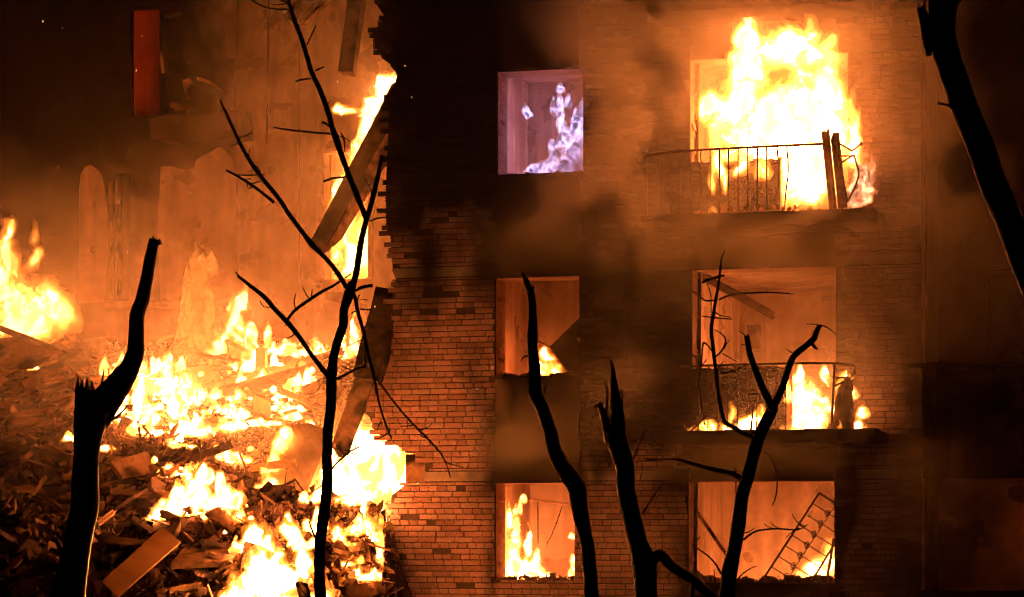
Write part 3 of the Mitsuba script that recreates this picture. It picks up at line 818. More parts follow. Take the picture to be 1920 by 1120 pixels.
fire('low flames at the left of the middle balcony floor', [(1330, 800, 34, 18, -.5), (1372, 775, 14, 22, -.5), (1355, 815, 45, 20, -.5), (1400, 800, 30, 26, -.5), (1425, 775, 18, 30, -.5), (1380, 825, 40, 14, -.6)], scale=.13, vox=.017, amp=.48, kind='stuff', cut=lambda P: (P[..., 2] < 3.5) & (P[..., 1] < .55))
fire('yellow blaze at the door of the middle balcony', [(1515, 745, 34, 36, -.45), (1545, 705, 12, 28, -.45), (1500, 712, 14, 30, -.45), (1478, 740, 10, 30, -.45), (1525, 790, 46, 34, -.55), (1566, 770, 10, 30, -.5), (1490, 800, 30, 34, -.5), (1540, 760, 26, 18, -.3), (1510, 820, 50, 14, -.6)], scale=.18, vox=.018, amp=.6, weight=2, cut=lambda P: (P[..., 2] < 3.5) & (P[..., 1] < .55))
fire('flames around the charred stump at the right of the middle balcony', [(1618, 775, 16, 16, -.5), (1612, 800, 18, 16, -.5), (1586, 705, 18, 14, -.4), (1600, 735, 10, 14, -.4), (1573, 725, 10, 22, -.35), (1575, 800, 8, 16, -.7), (1584, 825, 8, 14, -.8)], scale=.12, vox=.016, kind='stuff', cut=lambda P: (P[..., 2] < 3.44) & (P[..., 1] < .55))
fire('glow of fire behind the leaning grille in the lowest right window', [(1535, 1070, 40, 40, 1.6), (1560, 1040, 30, 50, 1.7), (1500, 1085, 30, 18, 1.4), (1530, 1092, 30, 8, .5), (1420, 1180, 120, 60, 1.8), (1330, 1175, 60, 50, 1.6)], scale=.25, heat=.8, core=1.0, weight=2)
fire('hidden blaze on the floor of the middle right room', [(1480, 770, 90, 70, 1.6), (1640, 720, 60, 90, 2.0)], scale=.3, heat=.8, core=2.0, weight=2)
fire('unseen flames added inside the dark loggia beyond the right edge', [(1990, 1010, 60, 80, 1.2)], scale=.3, heat=.12, core=.6, tint=(1, .6, .5))  # added beyond the frame to redden the loggia below

fire('added unseen fire above the red panel', [(268, -95, 40, 30, YR + .75)], scale=.2, heat=.6, core=.8, tint=(1, .6, .5))  # added out of view to light the red panel from above
fire('unseen fire added high in the loggia beyond the right edge', [(1985, 660, 40, 50, 1.0)], scale=.3, heat=.12, core=.6, tint=(1, .6, .5))  # added beyond the frame for the red glow above the parapet
fire('added unseen lilac fire behind the right side of the upper left window', [(1150, 320, 40, 50, 1.35)], scale=.2, heat=.6, core=7.0, tint=(.95, 1.55, 10.0), weight=2)  # added out of view to light the lilac room
# ------------------------------------------------------------------ bare and broken trees in front
YT = -9.0
LIMBS = []


def limb(parent, name, pts, ws, Y=YT, seed=0, rough=0.16, sides=8):
    P = [at(a, b, Y) for a, b in pts]
    m = mpp(960, Y)
    if len(ws) != len(pts):
        ws = np.interp(np.linspace(0, 1, len(pts)), np.linspace(0, 1, len(ws)), ws)
    r = [max(w * m / 2, 0.004) for w in ws]
    LIMBS.append((parent, pts, ws, Y))
    P = np.array(P)
    P[:, 1] += (meshkit.noise(np.stack([np.arange(len(P)) * 0.7, np.full(len(P), seed + .5), np.full(len(P), .3)], 1)) - .5) * (0.3 if len(pts) > 3 else .1)
    return put(parent, name, tube(P, r, sides, rough=rough, seed=seed, step=max(0.03, 1.2 * min(r))), 'bark_mat', smooth=40)


def splinter(parent, px, py, w, h, n, seed, Y=YT, lean=0.0):
    rng = np.random.default_rng(seed)
    m, ms = mpp(px, Y), []
    for k in range(n):
        x = px + (k + .5 - n / 2) * w / n
        hh = h * (0.35 + 0.65 * rng.random())
        b = at(x, py + 6, Y) + [0, (rng.random() - .5) * w * m * .6, 0]
        t = at(x + lean * hh + (rng.random() - .5) * 3, py - hh, Y) + [0, (rng.random() - .5) * .02, 0]
        ms.append(tube([b, t], [w * m / n * .8, 0.003], 5, rough=.15, seed=seed + k, step=.05))
    return put(parent, 'splintered_wood', cat(ms), 'bark_mat')


GY = 1420
tA = thing('broken_tree', 'thick broken trunk with one curved bough at the left, before the rubble', 'tree')
limb(tA, 'trunk', [(120, GY), (124, 1200), (127, 1120), (138, 1050), (155, 953), (165, 856), (180, 775), (186, 750)], [92, 80, 70, 58, 55, 52, 72, 60], seed=1, sides=12)
limb(tA, 'bough', [(176, 790), (199, 752), (222, 720), (240, 691), (254, 659), (259, 626), (264, 594), (268, 562), (277, 524), (285, 485), (292, 450)], [64, 62, 52, 40, 34, 31, 29, 28, 25, 23, 19], seed=2, sides=10)
limb(tA, 'stub', [(166, 800), (160, 760), (158, 728)], [46, 42, 34], seed=3)
splinter(tA, 158, 730, 34, 26, 4, 4)
splinter(tA, 293, 452, 16, 12, 3, 5)
limb(tA, 'splintered_wood', [(190, 745), (205, 715), (228, 677)], [12, 6, 1], seed=6)
limb(tA, 'splintered_wood', [(188, 745), (192, 715), (196, 690)], [8, 5, 1], seed=7)
limb(tA, 'twig', [(208, 790), (222, 778), (237, 762)], [4, 5, 3], seed=8)

tB = thing('slim_tree', 'slim bare forked tree standing before the flames', 'tree')
limb(tB, 'trunk', [(600, GY), (600, 1250), (601, 1120), (601, 1065), (602, 1017), (606, 959), (609, 905), (612, 856), (614, 808), (620, 760), (622, 720), (626, 683), (632, 646), (640, 610), (647, 577), (656, 550), (660, 530)], [28, 25, 23, 22, 22, 22, 21, 20, 20, 20, 22, 18, 18, 17, 17, 21, 16], seed=11, sides=10)
limb(tB, 'branch', [(657, 545), (664, 522), (672, 486), (679, 454), (685, 420), (694, 386), (706, 334), (717, 291)], [15, 13, 13, 12, 11, 10, 9, 7], seed=12)
limb(tB, 'branch', [(684, 410), (668, 369), (653, 330), (640, 291), (627, 253), (616, 214), (599, 171), (582, 129), (571, 92), (561, 64), (548, 34), (535, -10)], [10, 11, 11, 11, 10, 10, 10, 9, 9, 8, 8, 7], seed=13)
limb(tB, 'branch', [(651, 540), (635, 516), (619, 495), (599, 473), (586, 460), (571, 441), (541, 403), (516, 369), (486, 330), (464, 296), (447, 266), (430, 227), (412, 188)], [9, 10, 9, 9, 12, 9, 9, 9, 8, 8, 7, 6, 4], seed=14)
limb(tB, 'branch', [(516, 381), (481, 354), (447, 332), (425, 320)], [6, 5, 5, 4], seed=15)
limb(tB, 'branch', [(620, 712), (606, 692), (582, 662), (558, 630), (536, 603), (515, 580), (497, 558), (464, 534), (448, 518)], [10, 10, 9, 9, 10, 9, 9, 7, 5], seed=16)
limb(tB, 'branch', [(541, 601), (550, 587), (576, 567), (600, 551), (625, 537), (646, 522), (658, 514)], [6, 6, 6, 6, 5, 3, 3], seed=17)
limb(tB, 'branch', [(630, 714), (652, 701), (673, 690), (688, 687)], [6, 5, 4, 3], seed=18)
limb(tB, 'branch', [(664, 548), (682, 539), (699, 536)], [5, 6, 6], seed=19)
limb(tB, 'hanging_branch', [(664, 545), (669, 556), (675, 586), (684, 628), (688, 653), (699, 692), (707, 728), (716, 759), (725, 792), (736, 823)], [7, 8, 7, 7, 6, 6, 5, 4, 4, 3], seed=20)
limb(tB, 'hanging_branch', [(699, 698), (719, 725), (744, 760), (773, 795), (808, 829), (831, 856), (847, 897)], [4, 4, 4, 4, 4, 3, 2], seed=21)
for i, (p, w) in enumerate([([(514, 240), (559, 246), (619, 251)], [3, 4, 4]), ([(471, 0), (503, 15), (539, 18)], [3, 3, 4]), ([(574, 84), (584, 68), (593, 49)], [3, 3, 3]), ([(554, 153), (568, 150), (584, 148)], [3, 4, 3]), ([(591, 133), (606, 125)], [4, 3]), ([(606, 341), (625, 334), (650, 332)], [4, 4, 4]),
                            ([(445, 259), (458, 256), (469, 249)], [3, 3, 2]), ([(447, 329), (470, 329), (497, 327)], [3, 3, 2]), ([(694, 416), (715, 409), (739, 407)], [3, 3, 2]), ([(717, 313), (738, 302), (770, 295), (799, 291)], [3, 3, 2, 2]), ([(620, 881), (630, 868), (641, 858), (657, 845), (673, 839)], [4, 4, 4, 4, 3]),
                            ([(597, 1018), (588, 998), (581, 978)], [4, 4, 2]), ([(604, 230), (610, 232), (620, 238)], [5, 5, 5]), ([(548, 34), (552, 10), (560, 6)], [3, 3, 2]), ([(524, 0), (535, 4), (541, 6)], [3, 3, 3]), ([(677, 562), (690, 563)], [2, 2]), ([(675, 580), (697, 582)], [3, 3]), ([(659, 588), (672, 580)], [3, 3]), ([(641, 286), (635, 262), (626, 240)], [4, 4, 3]), ([(642, 295), (646, 268), (640, 250)], [3, 3, 3]), ([(706, 806), (716, 792), (720, 793)], [2, 2, 2]), ([(410, 208), (428, 206)], [2, 3])]):
    limb(tB, 'twig', p, w, seed=30 + i, rough=.1, sides=6)

tC = thing('charred_tree', 'charred pointed stem crossing the lowest left window', 'tree')
limb(tC, 'trunk', [(1114, GY), (1112, 1250), (1110, 1120), (1106, 1071), (1101, 1029), (1094, 986), (1089, 949), (1080, 914), (1057, 877), (1040, 843), (1029, 805), (1016, 765), (1003, 734), (1001, 689), (998, 646), (997, 600), (994, 560), (987, 530), (979, 510)], [34, 30, 28, 27, 25, 27, 33, 38, 34, 27, 25, 25, 27, 21, 20, 17, 14, 12, 4], seed=51, sides=10)
limb(tC, 'twig', [(999, 672), (985, 668), (976, 678)], [4, 3, 2], seed=52)
limb(tC, 'stub', [(992, 548), (999, 542), (999, 536)], [8, 6, 3], seed=53)
limb(tC, 'twig', [(1018, 740), (1024, 725), (1027, 718)], [4, 3, 2], seed=54)

tD = thing('snapped_tree', 'snapped black trunk with two splintered spikes between the lowest windows', 'tree')
limb(tD, 'trunk', [(1214, GY), (1213, 1250), (1210, 1120), (1206, 1057), (1197, 1023), (1186, 971), (1177, 920), (1166, 871), (1156, 830), (1152, 805)], [52, 46, 42, 47, 37, 36, 34, 38, 40, 34], seed=61, sides=11)
limb(tD, 'spike', [(1160, 830), (1157, 775), (1152, 734), (1148, 700), (1144, 672)], [30, 25, 17, 10, 3], seed=62)
limb(tD, 'spike', [(1142, 830), (1136, 795), (1124, 757)], [22, 17, 10], seed=63)
splinter(tD, 1122, 760, 12, 8, 3, 64)
limb(tD, 'spike', [(1137, 780), (1137, 740), (1135, 715)], [6, 4, 1], seed=65)
limb(tD, 'spike', [(1164, 770), (1166, 740), (1166, 722)], [6, 4, 1], seed=66)
limb(tD, 'bough', [(1206, 1062), (1223, 1050), (1236, 1040), (1256, 1060), (1285, 1080), (1315, 1103), (1335, 1120), (1360, 1150)], [26, 22, 20, 18, 19, 18, 18, 15], seed=67)
limb(tD, 'stub', [(1226, 1056), (1236, 1040), (1243, 1038)], [12, 14, 9], seed=68)
limb(tD, 'branch', [(1298, 1092), (1297, 1110), (1297, 1135)], [9, 8, 7], seed=69)
for i, (p, w) in enumerate([([(1203, 966), (1227, 928), (1247, 898)], [4, 3, 2]), ([(1188, 862), (1196, 840), (1215, 800)], [4, 3, 2]), ([(1199, 903), (1205, 875), (1203, 865)], [2, 2, 1])]):
    limb(tD, 'twig', p, w, seed=70 + i, sides=6)

tE = thing('forked_tree', 'forked broken tree with a tall thin arm before the balconies', 'tree')
limb(tE, 'trunk', [(1360, GY), (1362, 1250), (1364, 1120), (1367, 1077), (1376, 1033), (1386, 975), (1393, 931), (1408, 888), (1417, 844), (1428, 810), (1437, 790), (1448, 765)], [34, 31, 29, 29, 27, 26, 25, 23, 23, 22, 22, 21], seed=81, sides=10)
limb(tE, 'bough', [(1446, 772), (1462, 739), (1476, 696), (1487, 669), (1500, 657), (1512, 648), (1528, 634), (1537, 614), (1543, 611)], [15, 13, 12, 12, 12, 11, 11, 9, 3], seed=82)
limb(tE, 'stub', [(1521, 640), (1526, 650), (1532, 655)], [6, 6, 4], seed=83)
limb(tE, 'bough', [(1449, 770), (1437, 742), (1421, 703), (1409, 671), (1401, 631)], [17, 15, 13, 12, 10], seed=84)
splinter(tE, 1401, 632, 9, 6, 2, 85)
limb(tE, 'branch', [(1426, 832), (1410, 820), (1394, 812), (1372, 800), (1359, 792), (1348, 746), (1342, 692), (1337, 653), (1335, 621), (1341, 578), (1346, 535), (1351, 494)], [10, 10, 9, 8, 8, 7, 7, 7, 7, 6, 5, 4], seed=86)
limb(tE, 'branch', [(1317, 530), (1340, 522), (1359, 517)], [5, 5, 4], seed=87)
limb(tE, 'branch', [(1394, 906), (1385, 895), (1370, 887), (1335, 880), (1291, 868), (1262, 861), (1218, 863)], [12, 11, 10, 9, 7, 4, 3], seed=88)
for i, (p, w) in enumerate([([(1298, 546), (1310, 555), (1323, 564), (1341, 564)], [2, 3, 3, 3]), ([(1346, 562), (1380, 551), (1430, 549), (1489, 553)], [3, 3, 3, 2]), ([(1325, 531), (1334, 567), (1334, 592)], [2, 2, 2]), ([(1316, 593), (1337, 596), (1373, 599)], [2, 3, 2]), ([(1338, 618), (1359, 639), (1355, 655), (1341, 672)], [2, 3, 3, 3]), ([(1355, 664), (1380, 678)], [2, 1.5]),
                            ([(1336, 660), (1316, 642), (1312, 681), (1309, 721), (1314, 764), (1321, 799)], [3, 4, 3, 3, 3, 2]), ([(1345, 703), (1373, 696), (1401, 683)], [3, 3, 1.5]), ([(1407, 812), (1410, 785), (1412, 756)], [4, 3, 2]), ([(1245, 862), (1232, 845), (1215, 828)], [2, 2, 1.5]), ([(1424, 846), (1436, 850), (1447, 867), (1456, 896), (1454, 922), (1449, 949)], [3, 3, 3, 3, 3, 2]),
                            ([(1393, 1013), (1422, 995), (1457, 992), (1492, 994), (1514, 984)], [4, 3, 3, 3, 2]), ([(1374, 990), (1379, 917), (1380, 873)], [3, 3, 1.5]), ([(1352, 1077), (1335, 1051), (1298, 1025)], [4, 3, 2.5]), ([(1298, 1025), (1306, 1014), (1313, 1007)], [2, 2, 1.5]), ([(1338, 1100), (1340, 1085), (1338, 1068)], [2, 2, 1.5]), ([(1378, 1095), (1393, 1076), (1418, 1062)], [3, 2.5, 1.5]), ([(1356, 655), (1366, 638)], [2, 1]), ([(1391, 647), (1403, 648)], [2, 2])]):
    limb(tE, 'twig', p, w, seed=90 + i, rough=.08, sides=6)

rng = np.random.default_rng(808)
for parent, pts, ws, Y in list(LIMBS):
    if parent == tA or len(pts) < 4 or max(ws) < 4 or max(ws) > 40:
        continue
    for k in range(4 if max(ws) < 20 else 2):
        i = rng.integers(1, len(pts) - 1); u = rng.random()
        q0 = np.array(pts[i]) * (1 - u) + np.array(pts[i + 1]) * u
        if q0[1] > 1110:
            continue
        a = rng.uniform(-.5, .9) * (1 if rng.random() < .5 else -1) - (np.pi / 2 if rng.random() < .4 else (0 if rng.random() < .5 else np.pi))
        L = rng.uniform(10, 38)
        q1 = q0 + L * .55 * np.array([math.cos(a), math.sin(a)]); a += rng.normal(0, .35)
        q2 = q1 + L * .45 * np.array([math.cos(a), math.sin(a)])
        limb(parent, 'twig', [tuple(q0), tuple(q1), tuple(q2)], [3, 2.2, 1.2], Y=Y, seed=int(rng.integers(900)), rough=.05, sides=5)

YF = -14.0
tF = thing('leaning_tree', 'thick black leaning trunk crossing the upper right corner', 'tree')
limb(tF, 'trunk', [(2260, 1900), (2180, 1300), (2060, 850), (1980, 630), (1940, 535), (1910, 465), (1880, 390), (1855, 330), (1840, 285), (1815, 225), (1795, 165), (1776, 110), (1766, 60), (1768, -5), (1770, -60)], [90, 75, 60, 54, 52, 51, 50, 49, 48, 50, 46, 46, 52, 48, 44], Y=YF, seed=121, sides=12)
limb(tF, 'stub', [(1750, 100), (1738, 55), (1728, 15)], [30, 24, 14], Y=YF, seed=122)
splinter(tF, 1728, 18, 14, 20, 3, 123, Y=YF)
limb(tF, 'twig', [(1786, 205), (1775, 197), (1758, 195)], [6, 5, 4], Y=YF, seed=124)
limb(tF, 'branch', [(1780, 40), (1792, 14), (1805, -8)], [10, 9, 8], Y=YF, seed=125)

# ------------------------------------------------------------------ big timbers and fallen pieces
def beam(name, label, p, q, w, h=None, mat='charred_wood_mat', catg='beam', seed=0, splint=.08, group=None):
    key = numbered(name)
    scene[key] = ply(bar(p, q, w, h, splint=splint, seed=seed), mat)
    return say(key, label, catg, group)


m8 = mpp(650, 0)
beam('hanging_beam', 'dark beam hanging from above at the top of the gap', at(684, -120, .9), at(652, 138, .7), 28 * m8, .2, seed=1, splint=.03)
beam('ceiling_joist', 'charred joist end behind the top of the slim tree', at(640, -60, 3), at(546, 38, 2.6), 26 * mpp(560, 3), .18, seed=2)
beam('ceiling_joist', 'lighter joist beside the charred joist at the top', at(660, -50, 3.2), at(566, 42, 2.9), 16 * mpp(560, 3), .12, mat='burnt_wood_mat', seed=3)
beam('diagonal_beam', 'broad black diagonal beam leaning on the broken brick edge', at(752, 170, .62), at(600, 462, 1.5), 36 * m8, .16, seed=4)
beam('diagonal_beam', 'second thinner beam under the broad diagonal beam', at(744, 246, .75), at(628, 446, 1.45), 22 * m8, .14, mat='burnt_wood_mat', seed=5, splint=.16)
beam('propped_beam', 'thick black beam propped against the brick edge at mid height', at(735, 545, .3), at(690, 705, -.25), 52 * m8, .22, seed=6, splint=.16)
beam('fallen_plank', 'brown plank slanting down below the propped beam', at(694, 700, -.1), at(640, 850, -.5), 26 * m8, .08, mat='burnt_wood_mat', seed=7)
beam('fallen_plank', 'second brown plank slanting beside the first below the propped beam', at(678, 708, .1), at(634, 838, -.3), 22 * m8, .08, mat='burnt_wood_mat', seed=8)
key = numbered('orange_board')
P_ = [(304, 987), (339, 1017), (206, 1109), (191, 1091)]
base = on_heap(265, 1050)[1] - .55
scene[key] = ply(slab([at(304, 987, base + .45), at(339, 1017, base + .35), at(222, 1118, base - .75), at(191, 1091, base - .65)], 0.025), 'panel_mat')
say(key, 'flat orange board lying tilted at the foot of the rubble', 'board')
key = numbered('leaning_slab')
b2 = on_heap(520, 900)[1]
sl = [(545, 797), (582, 793), (609, 806), (606, 850), (582, 910), (556, 975), (532, 1008), (490, 1022), (432, 1034), (452, 985), (490, 920), (515, 860)]
scene[key] = ply(slab([at(a, b, YS + (900 - b) * .0075) for a, b in sl], 0.09), 'slab_mat')
say(key, 'pale cracked slab leaning on the heap with fire along its edge', 'slab')
beam('fallen_plank', 'short pale plank lying across the leaning slab', at(470, 878, YS - .1), at(552, 868, YS - .1), 14 * m8, .05, mat='bare_wood_mat', seed=9)
yl = on_heap(70, 650)[1] - .6
beam('ridge_board', 'long dark board sloping along the top of the heap at the left', at(-10, 612, yl), at(120, 662, yl - .2), 12 * m8, .1, seed=10)
key = numbered('sheet_panel'); scene[key] = ply(slab([at(0, 640, yl), at(45, 622, yl), at(118, 660, yl - .3), at(60, 690, yl - .6), at(0, 690, yl - .6)], .03), 'burnt_wood_mat'); say(key, 'tilted brown sheet panel under the fire at the left edge', 'panel')
key = numbered('sheet_panel'); scene[key] = ply(slab([at(45, 704, yl - .9), at(112, 676, yl - .8), at(130, 694, yl - 1.0), at(78, 712, yl - 1.1)], .03), 'burnt_wood_mat'); say(key, 'small flat panel below the tilted sheet at the left', 'panel')
yb = on_heap(370, 720)[1] - .2
key = numbered('stone_block'); scene[key] = ply(slab([at(338, 698, yb), at(352, 692, yb + .1), at(398, 683, yb + .1), at(400, 712, yb), at(345, 728, yb - .1)], .25), 'slab_mat'); say(key, 'upright pale block among flames on the ridge', 'block')
yb = on_heap(487, 700)[1] - .15
key = numbered('upright_post'); scene[key] = ply(slab([at(480, 652, yb), at(497, 652, yb), at(497, 720, yb), at(477, 716, yb)], .1), 'slab_mat'); say(key, 'short upright post standing in the ridge flames', 'post')
yb = on_heap(440, 720)[1] - .3
beam('ridge_board', 'long burning board along the ridge right of the pale block', at(385, 728, yb), at(640, 660, yb + .8), 14 * m8, .1, mat='burnt_wood_mat', seed=12)
beam('ridge_board', 'dark timber sloping down under the burning ridge board', at(420, 738, yb - .3), at(600, 690, yb + .1), 26 * m8, .12, seed=13)
for i, (a, b, c, d, w, mt, lb) in enumerate([
        (0, 838, 150, 870, 24, 'charred_wood_mat', 'long dark timber at the far left of the heap'),
        (60, 846, 128, 842, 9, 'bare_wood_mat', 'short pale batten at the left of the broken trunk'),
        (222, 822, 300, 848, 12, 'burnt_wood_mat', 'split plank just right of the broken trunk'),
        (190, 855, 310, 888, 14, 'burnt_wood_mat', 'reddish timber lying right of the broken trunk'),
        (245, 899, 330, 898, 4, 'bare_wood_mat', 'thin pale lath lying level on the dark rubble'),
        (370, 812, 530, 795, 12, 'burnt_wood_mat', 'long plank lying level across the middle of the heap'),
        (395, 1020, 450, 972, 16, 'burnt_wood_mat', 'squared timber left of the fire stream'),
        (345, 1003, 385, 1042, 8, 'burnt_wood_mat', 'thin plank standing right of the orange board'),
        (300, 1112, 375, 1098, 12, 'bare_wood_mat', 'short beam at the bottom beside the orange board'),
        (410, 1075, 445, 1060, 12, 'bare_wood_mat', 'bright short timber left of the large foot fire'),
        (640, 1114, 716, 1104, 26, 'burnt_wood_mat', 'rounded timber at the foot of the brick edge'),
        (205, 938, 238, 905, 10, 'burnt_wood_mat', 'orange splinter board in the dark left rubble'),
        (620, 940, 700, 955, 10, 'burnt_wood_mat', 'plank glowing below the gap fire'),
        (40, 816, 140, 868, 18, 'burnt_wood_mat', 'reddish plank sloping to the broken trunk from the left'),
        (250, 800, 330, 806, 10, 'charred_wood_mat', 'charred plank among the small middle flames')]):
    p, q_ = on_heap(a, b), on_heap(c, d)
    beam('rubble_timber', lb, at(a, b, p[1] - .22), at(c, d, q_[1] - .22), w * mpp(a, p[1]), .06, mat=mt, catg='timber', seed=20 + i, splint=.1)

# scattered planks, each its own piece
rng = np.random.default_rng(21)
mats = ['charred_wood_mat', 'burnt_wood_mat', 'burnt_wood_mat', 'bare_wood_mat', 'charred_wood_mat']
n = 0
while n < 150:
    px, py = rng.uniform(-10, 690), rng.uniform(650, 1120)
    p = on_heap(px, py)
    if p[1] > 7 or (px > 640 and py > 940 and n % 3) or (420 < px < 610 and 790 < py < 1020):
        continue
    L = rng.uniform(.35, 1.5); a = rng.uniform(0, np.pi); tilt = rng.normal(0, .28) + .3 * math.sin(a)
    d = np.array([math.cos(a), math.sin(a), tilt]); d /= np.linalg.norm(d)
    c = p + [0, -.05, .05]
    key = numbered('broken_plank')
    scene[key] = ply(bar(c - d * L / 2, c + d * L / 2, rng.uniform(.04, .13), rng.uniform(.02, .05), up=(rng.normal(0, .3), -.7, .7), splint=.1, seed=200 + n), mats[rng.integers(5)])
    mt = scene[key]['bsdf']['id']
    tone = {'charred_wood_mat': 'black charred', 'burnt_wood_mat': 'brown scorched', 'bare_wood_mat': 'pale bare'}[mt]
    size = 'long' if L > 1.1 else 'short' if L < .65 else 'broken'
    lie = 'steep' if abs(d[2]) > .4 else 'level' if abs(d[2]) < .12 else 'tilted'
    where = ('left of the broken trunk' if px < 150 else 'right of the broken trunk' if px < 330 else 'left of the fire stream' if px < 450 else 'around the leaning slab' if px < 600 else 'near the broken brick edge') + (', high up' if py < 760 else ', low down' if py > 960 else ', halfway up')
    say(key, f'{size} {lie} {tone} plank {where}'.replace('black charred', 'charred').replace('brown scorched', 'brown').replace('pale bare', 'pale'), 'plank', 'planks scattered over the heap')
    n += 1

# larger slabs and lumps of masonry
rng = np.random.default_rng(64)
for n in range(46):
    px, py = rng.uniform(0, 640), rng.uniform(660, 1110)
    if 420 < px < 620 and 790 < py < 1030:
        px = rng.uniform(0, 380)
    p = on_heap(px, py)
    flat = n % 3 != 0
    s = rng.uniform(.25, .62)
    if flat:
        k = rng.integers(4, 7); a = np.sort(rng.uniform(0, 2 * np.pi, k)) + .3
        o = np.stack([np.cos(a), np.sin(a)], 1) * rng.uniform(.6, 1.0, (k, 1)) * s
        pg = Polygon(o).convex_hull
        if pg.area < .05:
            pg = sbox(-.3, -.18, .3, .18)
        m = trimesh.creation.extrude_polygon(pg, rng.uniform(.03, .09), engine='earcut')
        R = trimesh.transformations.euler_matrix(rng.normal(.35, .45), rng.normal(0, .4), rng.uniform(0, 6.28))
    else:
        m = trimesh.convex.convex_hull((rng.random((14, 3)) - .5) * [s, s * .8, s * .6])
        R = trimesh.transformations.random_rotation_matrix(rng.random(3))
    m.apply_transform(R); m.apply_translation(p + [0, -.1, .06])
    key = numbered('masonry_lump' if not flat else 'debris_sheet')
    mt = ['chunk_mat', 'slab_mat', 'burnt_wood_mat', 'charred_wood_mat'][rng.integers(4)] if flat else ['chunk_mat', 'slab_mat'][n % 2]
    scene[key] = ply(m, mt)
    tone = {'chunk_mat': 'dull brown', 'slab_mat': 'pale', 'burnt_wood_mat': 'scorched wooden', 'charred_wood_mat': 'black charred'}[mt]
    where = ('left of the curved trunk' if px < 150 else 'right of the curved trunk' if px < 330 else 'before the ridge fires' if py < 800 else 'left of the fire stream')
    say(key, f"{tone} broken {'sheet' if flat else 'lump of masonry'} {where}, {'high up' if py < 790 else 'low down' if py > 980 else 'halfway down'}", 'debris' if flat else 'masonry', 'broken sheets on the heap' if flat else 'masonry lumps on the heap')

# small rubble: thousands of bits
def chunk(rng, s):
    return trimesh.convex.convex_hull((rng.random((9, 3)) - .5) * s)


protos = [chunk(rng, (1, .8, .6)) for _ in range(8)] + [trimesh.creation.box((1, .48, .3)) for _ in range(3)] + [trimesh.creation.box((1.6, .9, .06)), trimesh.creation.box((2.6, .12, .07)), trimesh.creation.box((3, .1, .05))]


def scatter(n, area, size, seed, lift=0.03):
    rng = np.random.default_rng(seed)
    ms = []
    while len(ms) < n:
        px, py = rng.uniform(area[0], area[1]), rng.uniform(area[2], area[3])
        c = on_heap_fast(px, py)
        if c is None:
            continue
        m = protos[rng.integers(len(protos))].copy()
        M = trimesh.transformations.random_rotation_matrix(rng.random(3))
        M[:3, :3] *= size * rng.lognormal(0, .5)
        M[:3, 3] = c + [0, 0, lift]
        m.apply_transform(M); ms.append(m)
    return ms


_g = {}
for gpx in range(-20, 760, 20):
    for gpy in range(620, 1141, 10):
        _g[gpx, gpy] = on_heap(gpx, gpy)


def on_heap_fast(px, py):
    a, b = int(round(px / 20) * 20), int(round(py / 10) * 10)
    p = _g.get((a, b))
    if p is None or p[1] > 7.5:
        return None
    q = at(px, py, p[1])
    q[2] = float(H(q[0], q[1]))
    return q


bits = scatter(4200, (-15, 745, 640, 1130), .11, 31)
scene['small_rubble'] = ply(cat(bits[:1600]), 'chunk_mat'); say('small_rubble', 'broken bricks and bits strewn all over the heap', 'rubble', kind='stuff')
scene['splintered_debris'] = ply(cat(bits[1600:2800]), 'burnt_wood_mat'); say('splintered_debris', 'burnt wooden splinters strewn over the heap', 'debris', kind='stuff')
scene['charred_debris'] = ply(cat(bits[2800:]), 'charred_wood_mat'); say('charred_debris', 'black charred scraps strewn over the heap', 'debris', kind='stuff')

# glowing embers in the heap
def embers(name, label, n, area, size, seed, power):
    ms = scatter(n, area, size, seed)
    v, f, col, k = [], [], [], 0
    rng = np.random.default_rng(seed)
    for m in ms:
        t = rng.random() ** 3
        v.append(m.vertices); f.append(m.faces + k); k += len(m.vertices)
        col.append(np.tile(np.array([0.5 + 1.6 * t, .06 + .42 * t, .005 + .04 * t]) * power * EM, (len(m.vertices), 1)) * (0.1 + 1.3 * meshkit.noise(m.vertices * 16)[:, None] ** 2))
    scene[name] = ply((np.vstack(v), np.vstack(f)), 'charred_wood_mat', color=np.vstack(col), emitter={'type': 'area', 'radiance': {'type': 'mesh_attribute', 'name': 'vertex_color'}, 'sampling_weight': .3})
    say(name, label, 'embers', kind='stuff')


embers('embers', 'red glowing embers at the foot of the brick edge', 800, (622, 722, 940, 1115), .05, 41, 1.5)
embers('embers_001', 'red glowing embers in the middle of the heap', 420, (370, 590, 785, 880), .055, 42, 1.5)
embers('embers_002', 'embers glinting along the burning ridge', 420, (150, 660, 670, 860), .045, 43, 1.6)
# sparks drifting in the air
rng = np.random.default_rng(5)
oc = trimesh.creation.icosphere(0, 1.0)
ms = []
for i in range(170):
    u = rng.random()
    px, py = (rng.uniform(50, 720), rng.uniform(10, 640)) if u < .8 else (rng.uniform(740, 1750), rng.uniform(60, 1000))
    m = oc.copy(); s = rng.uniform(.003, .009) * (1 if u < .8 else .7)
    m.apply_scale([s, s, s * rng.uniform(1, 2)]); m.apply_translation(at(px, py, rng.uniform(-3, 6 if px < 700 else -1))); ms.append(m)
scene['sparks'] = ply(cat(ms), 'charred_wood_mat', emitter={'type': 'area', 'radiance': {'type': 'rgb', 'value': [2.4 * EM, .8 * EM, .2 * EM]}, 'sampling_weight': .02})
say('sparks', 'glowing sparks drifting in the smoke', 'sparks', kind='stuff')

# ------------------------------------------------------------------ things in the windows and on the balconies
YG = 0.75
GR = thing('iron_grille', 'ornate iron grille leaning askew in the lowest right window', 'grille')
GO = at(1536, 925, YG)
ex, ez = np.array([RT[0], RT[1], 0]), np.array([0, 0, 1.0])
mg = mpp(1500, YG)


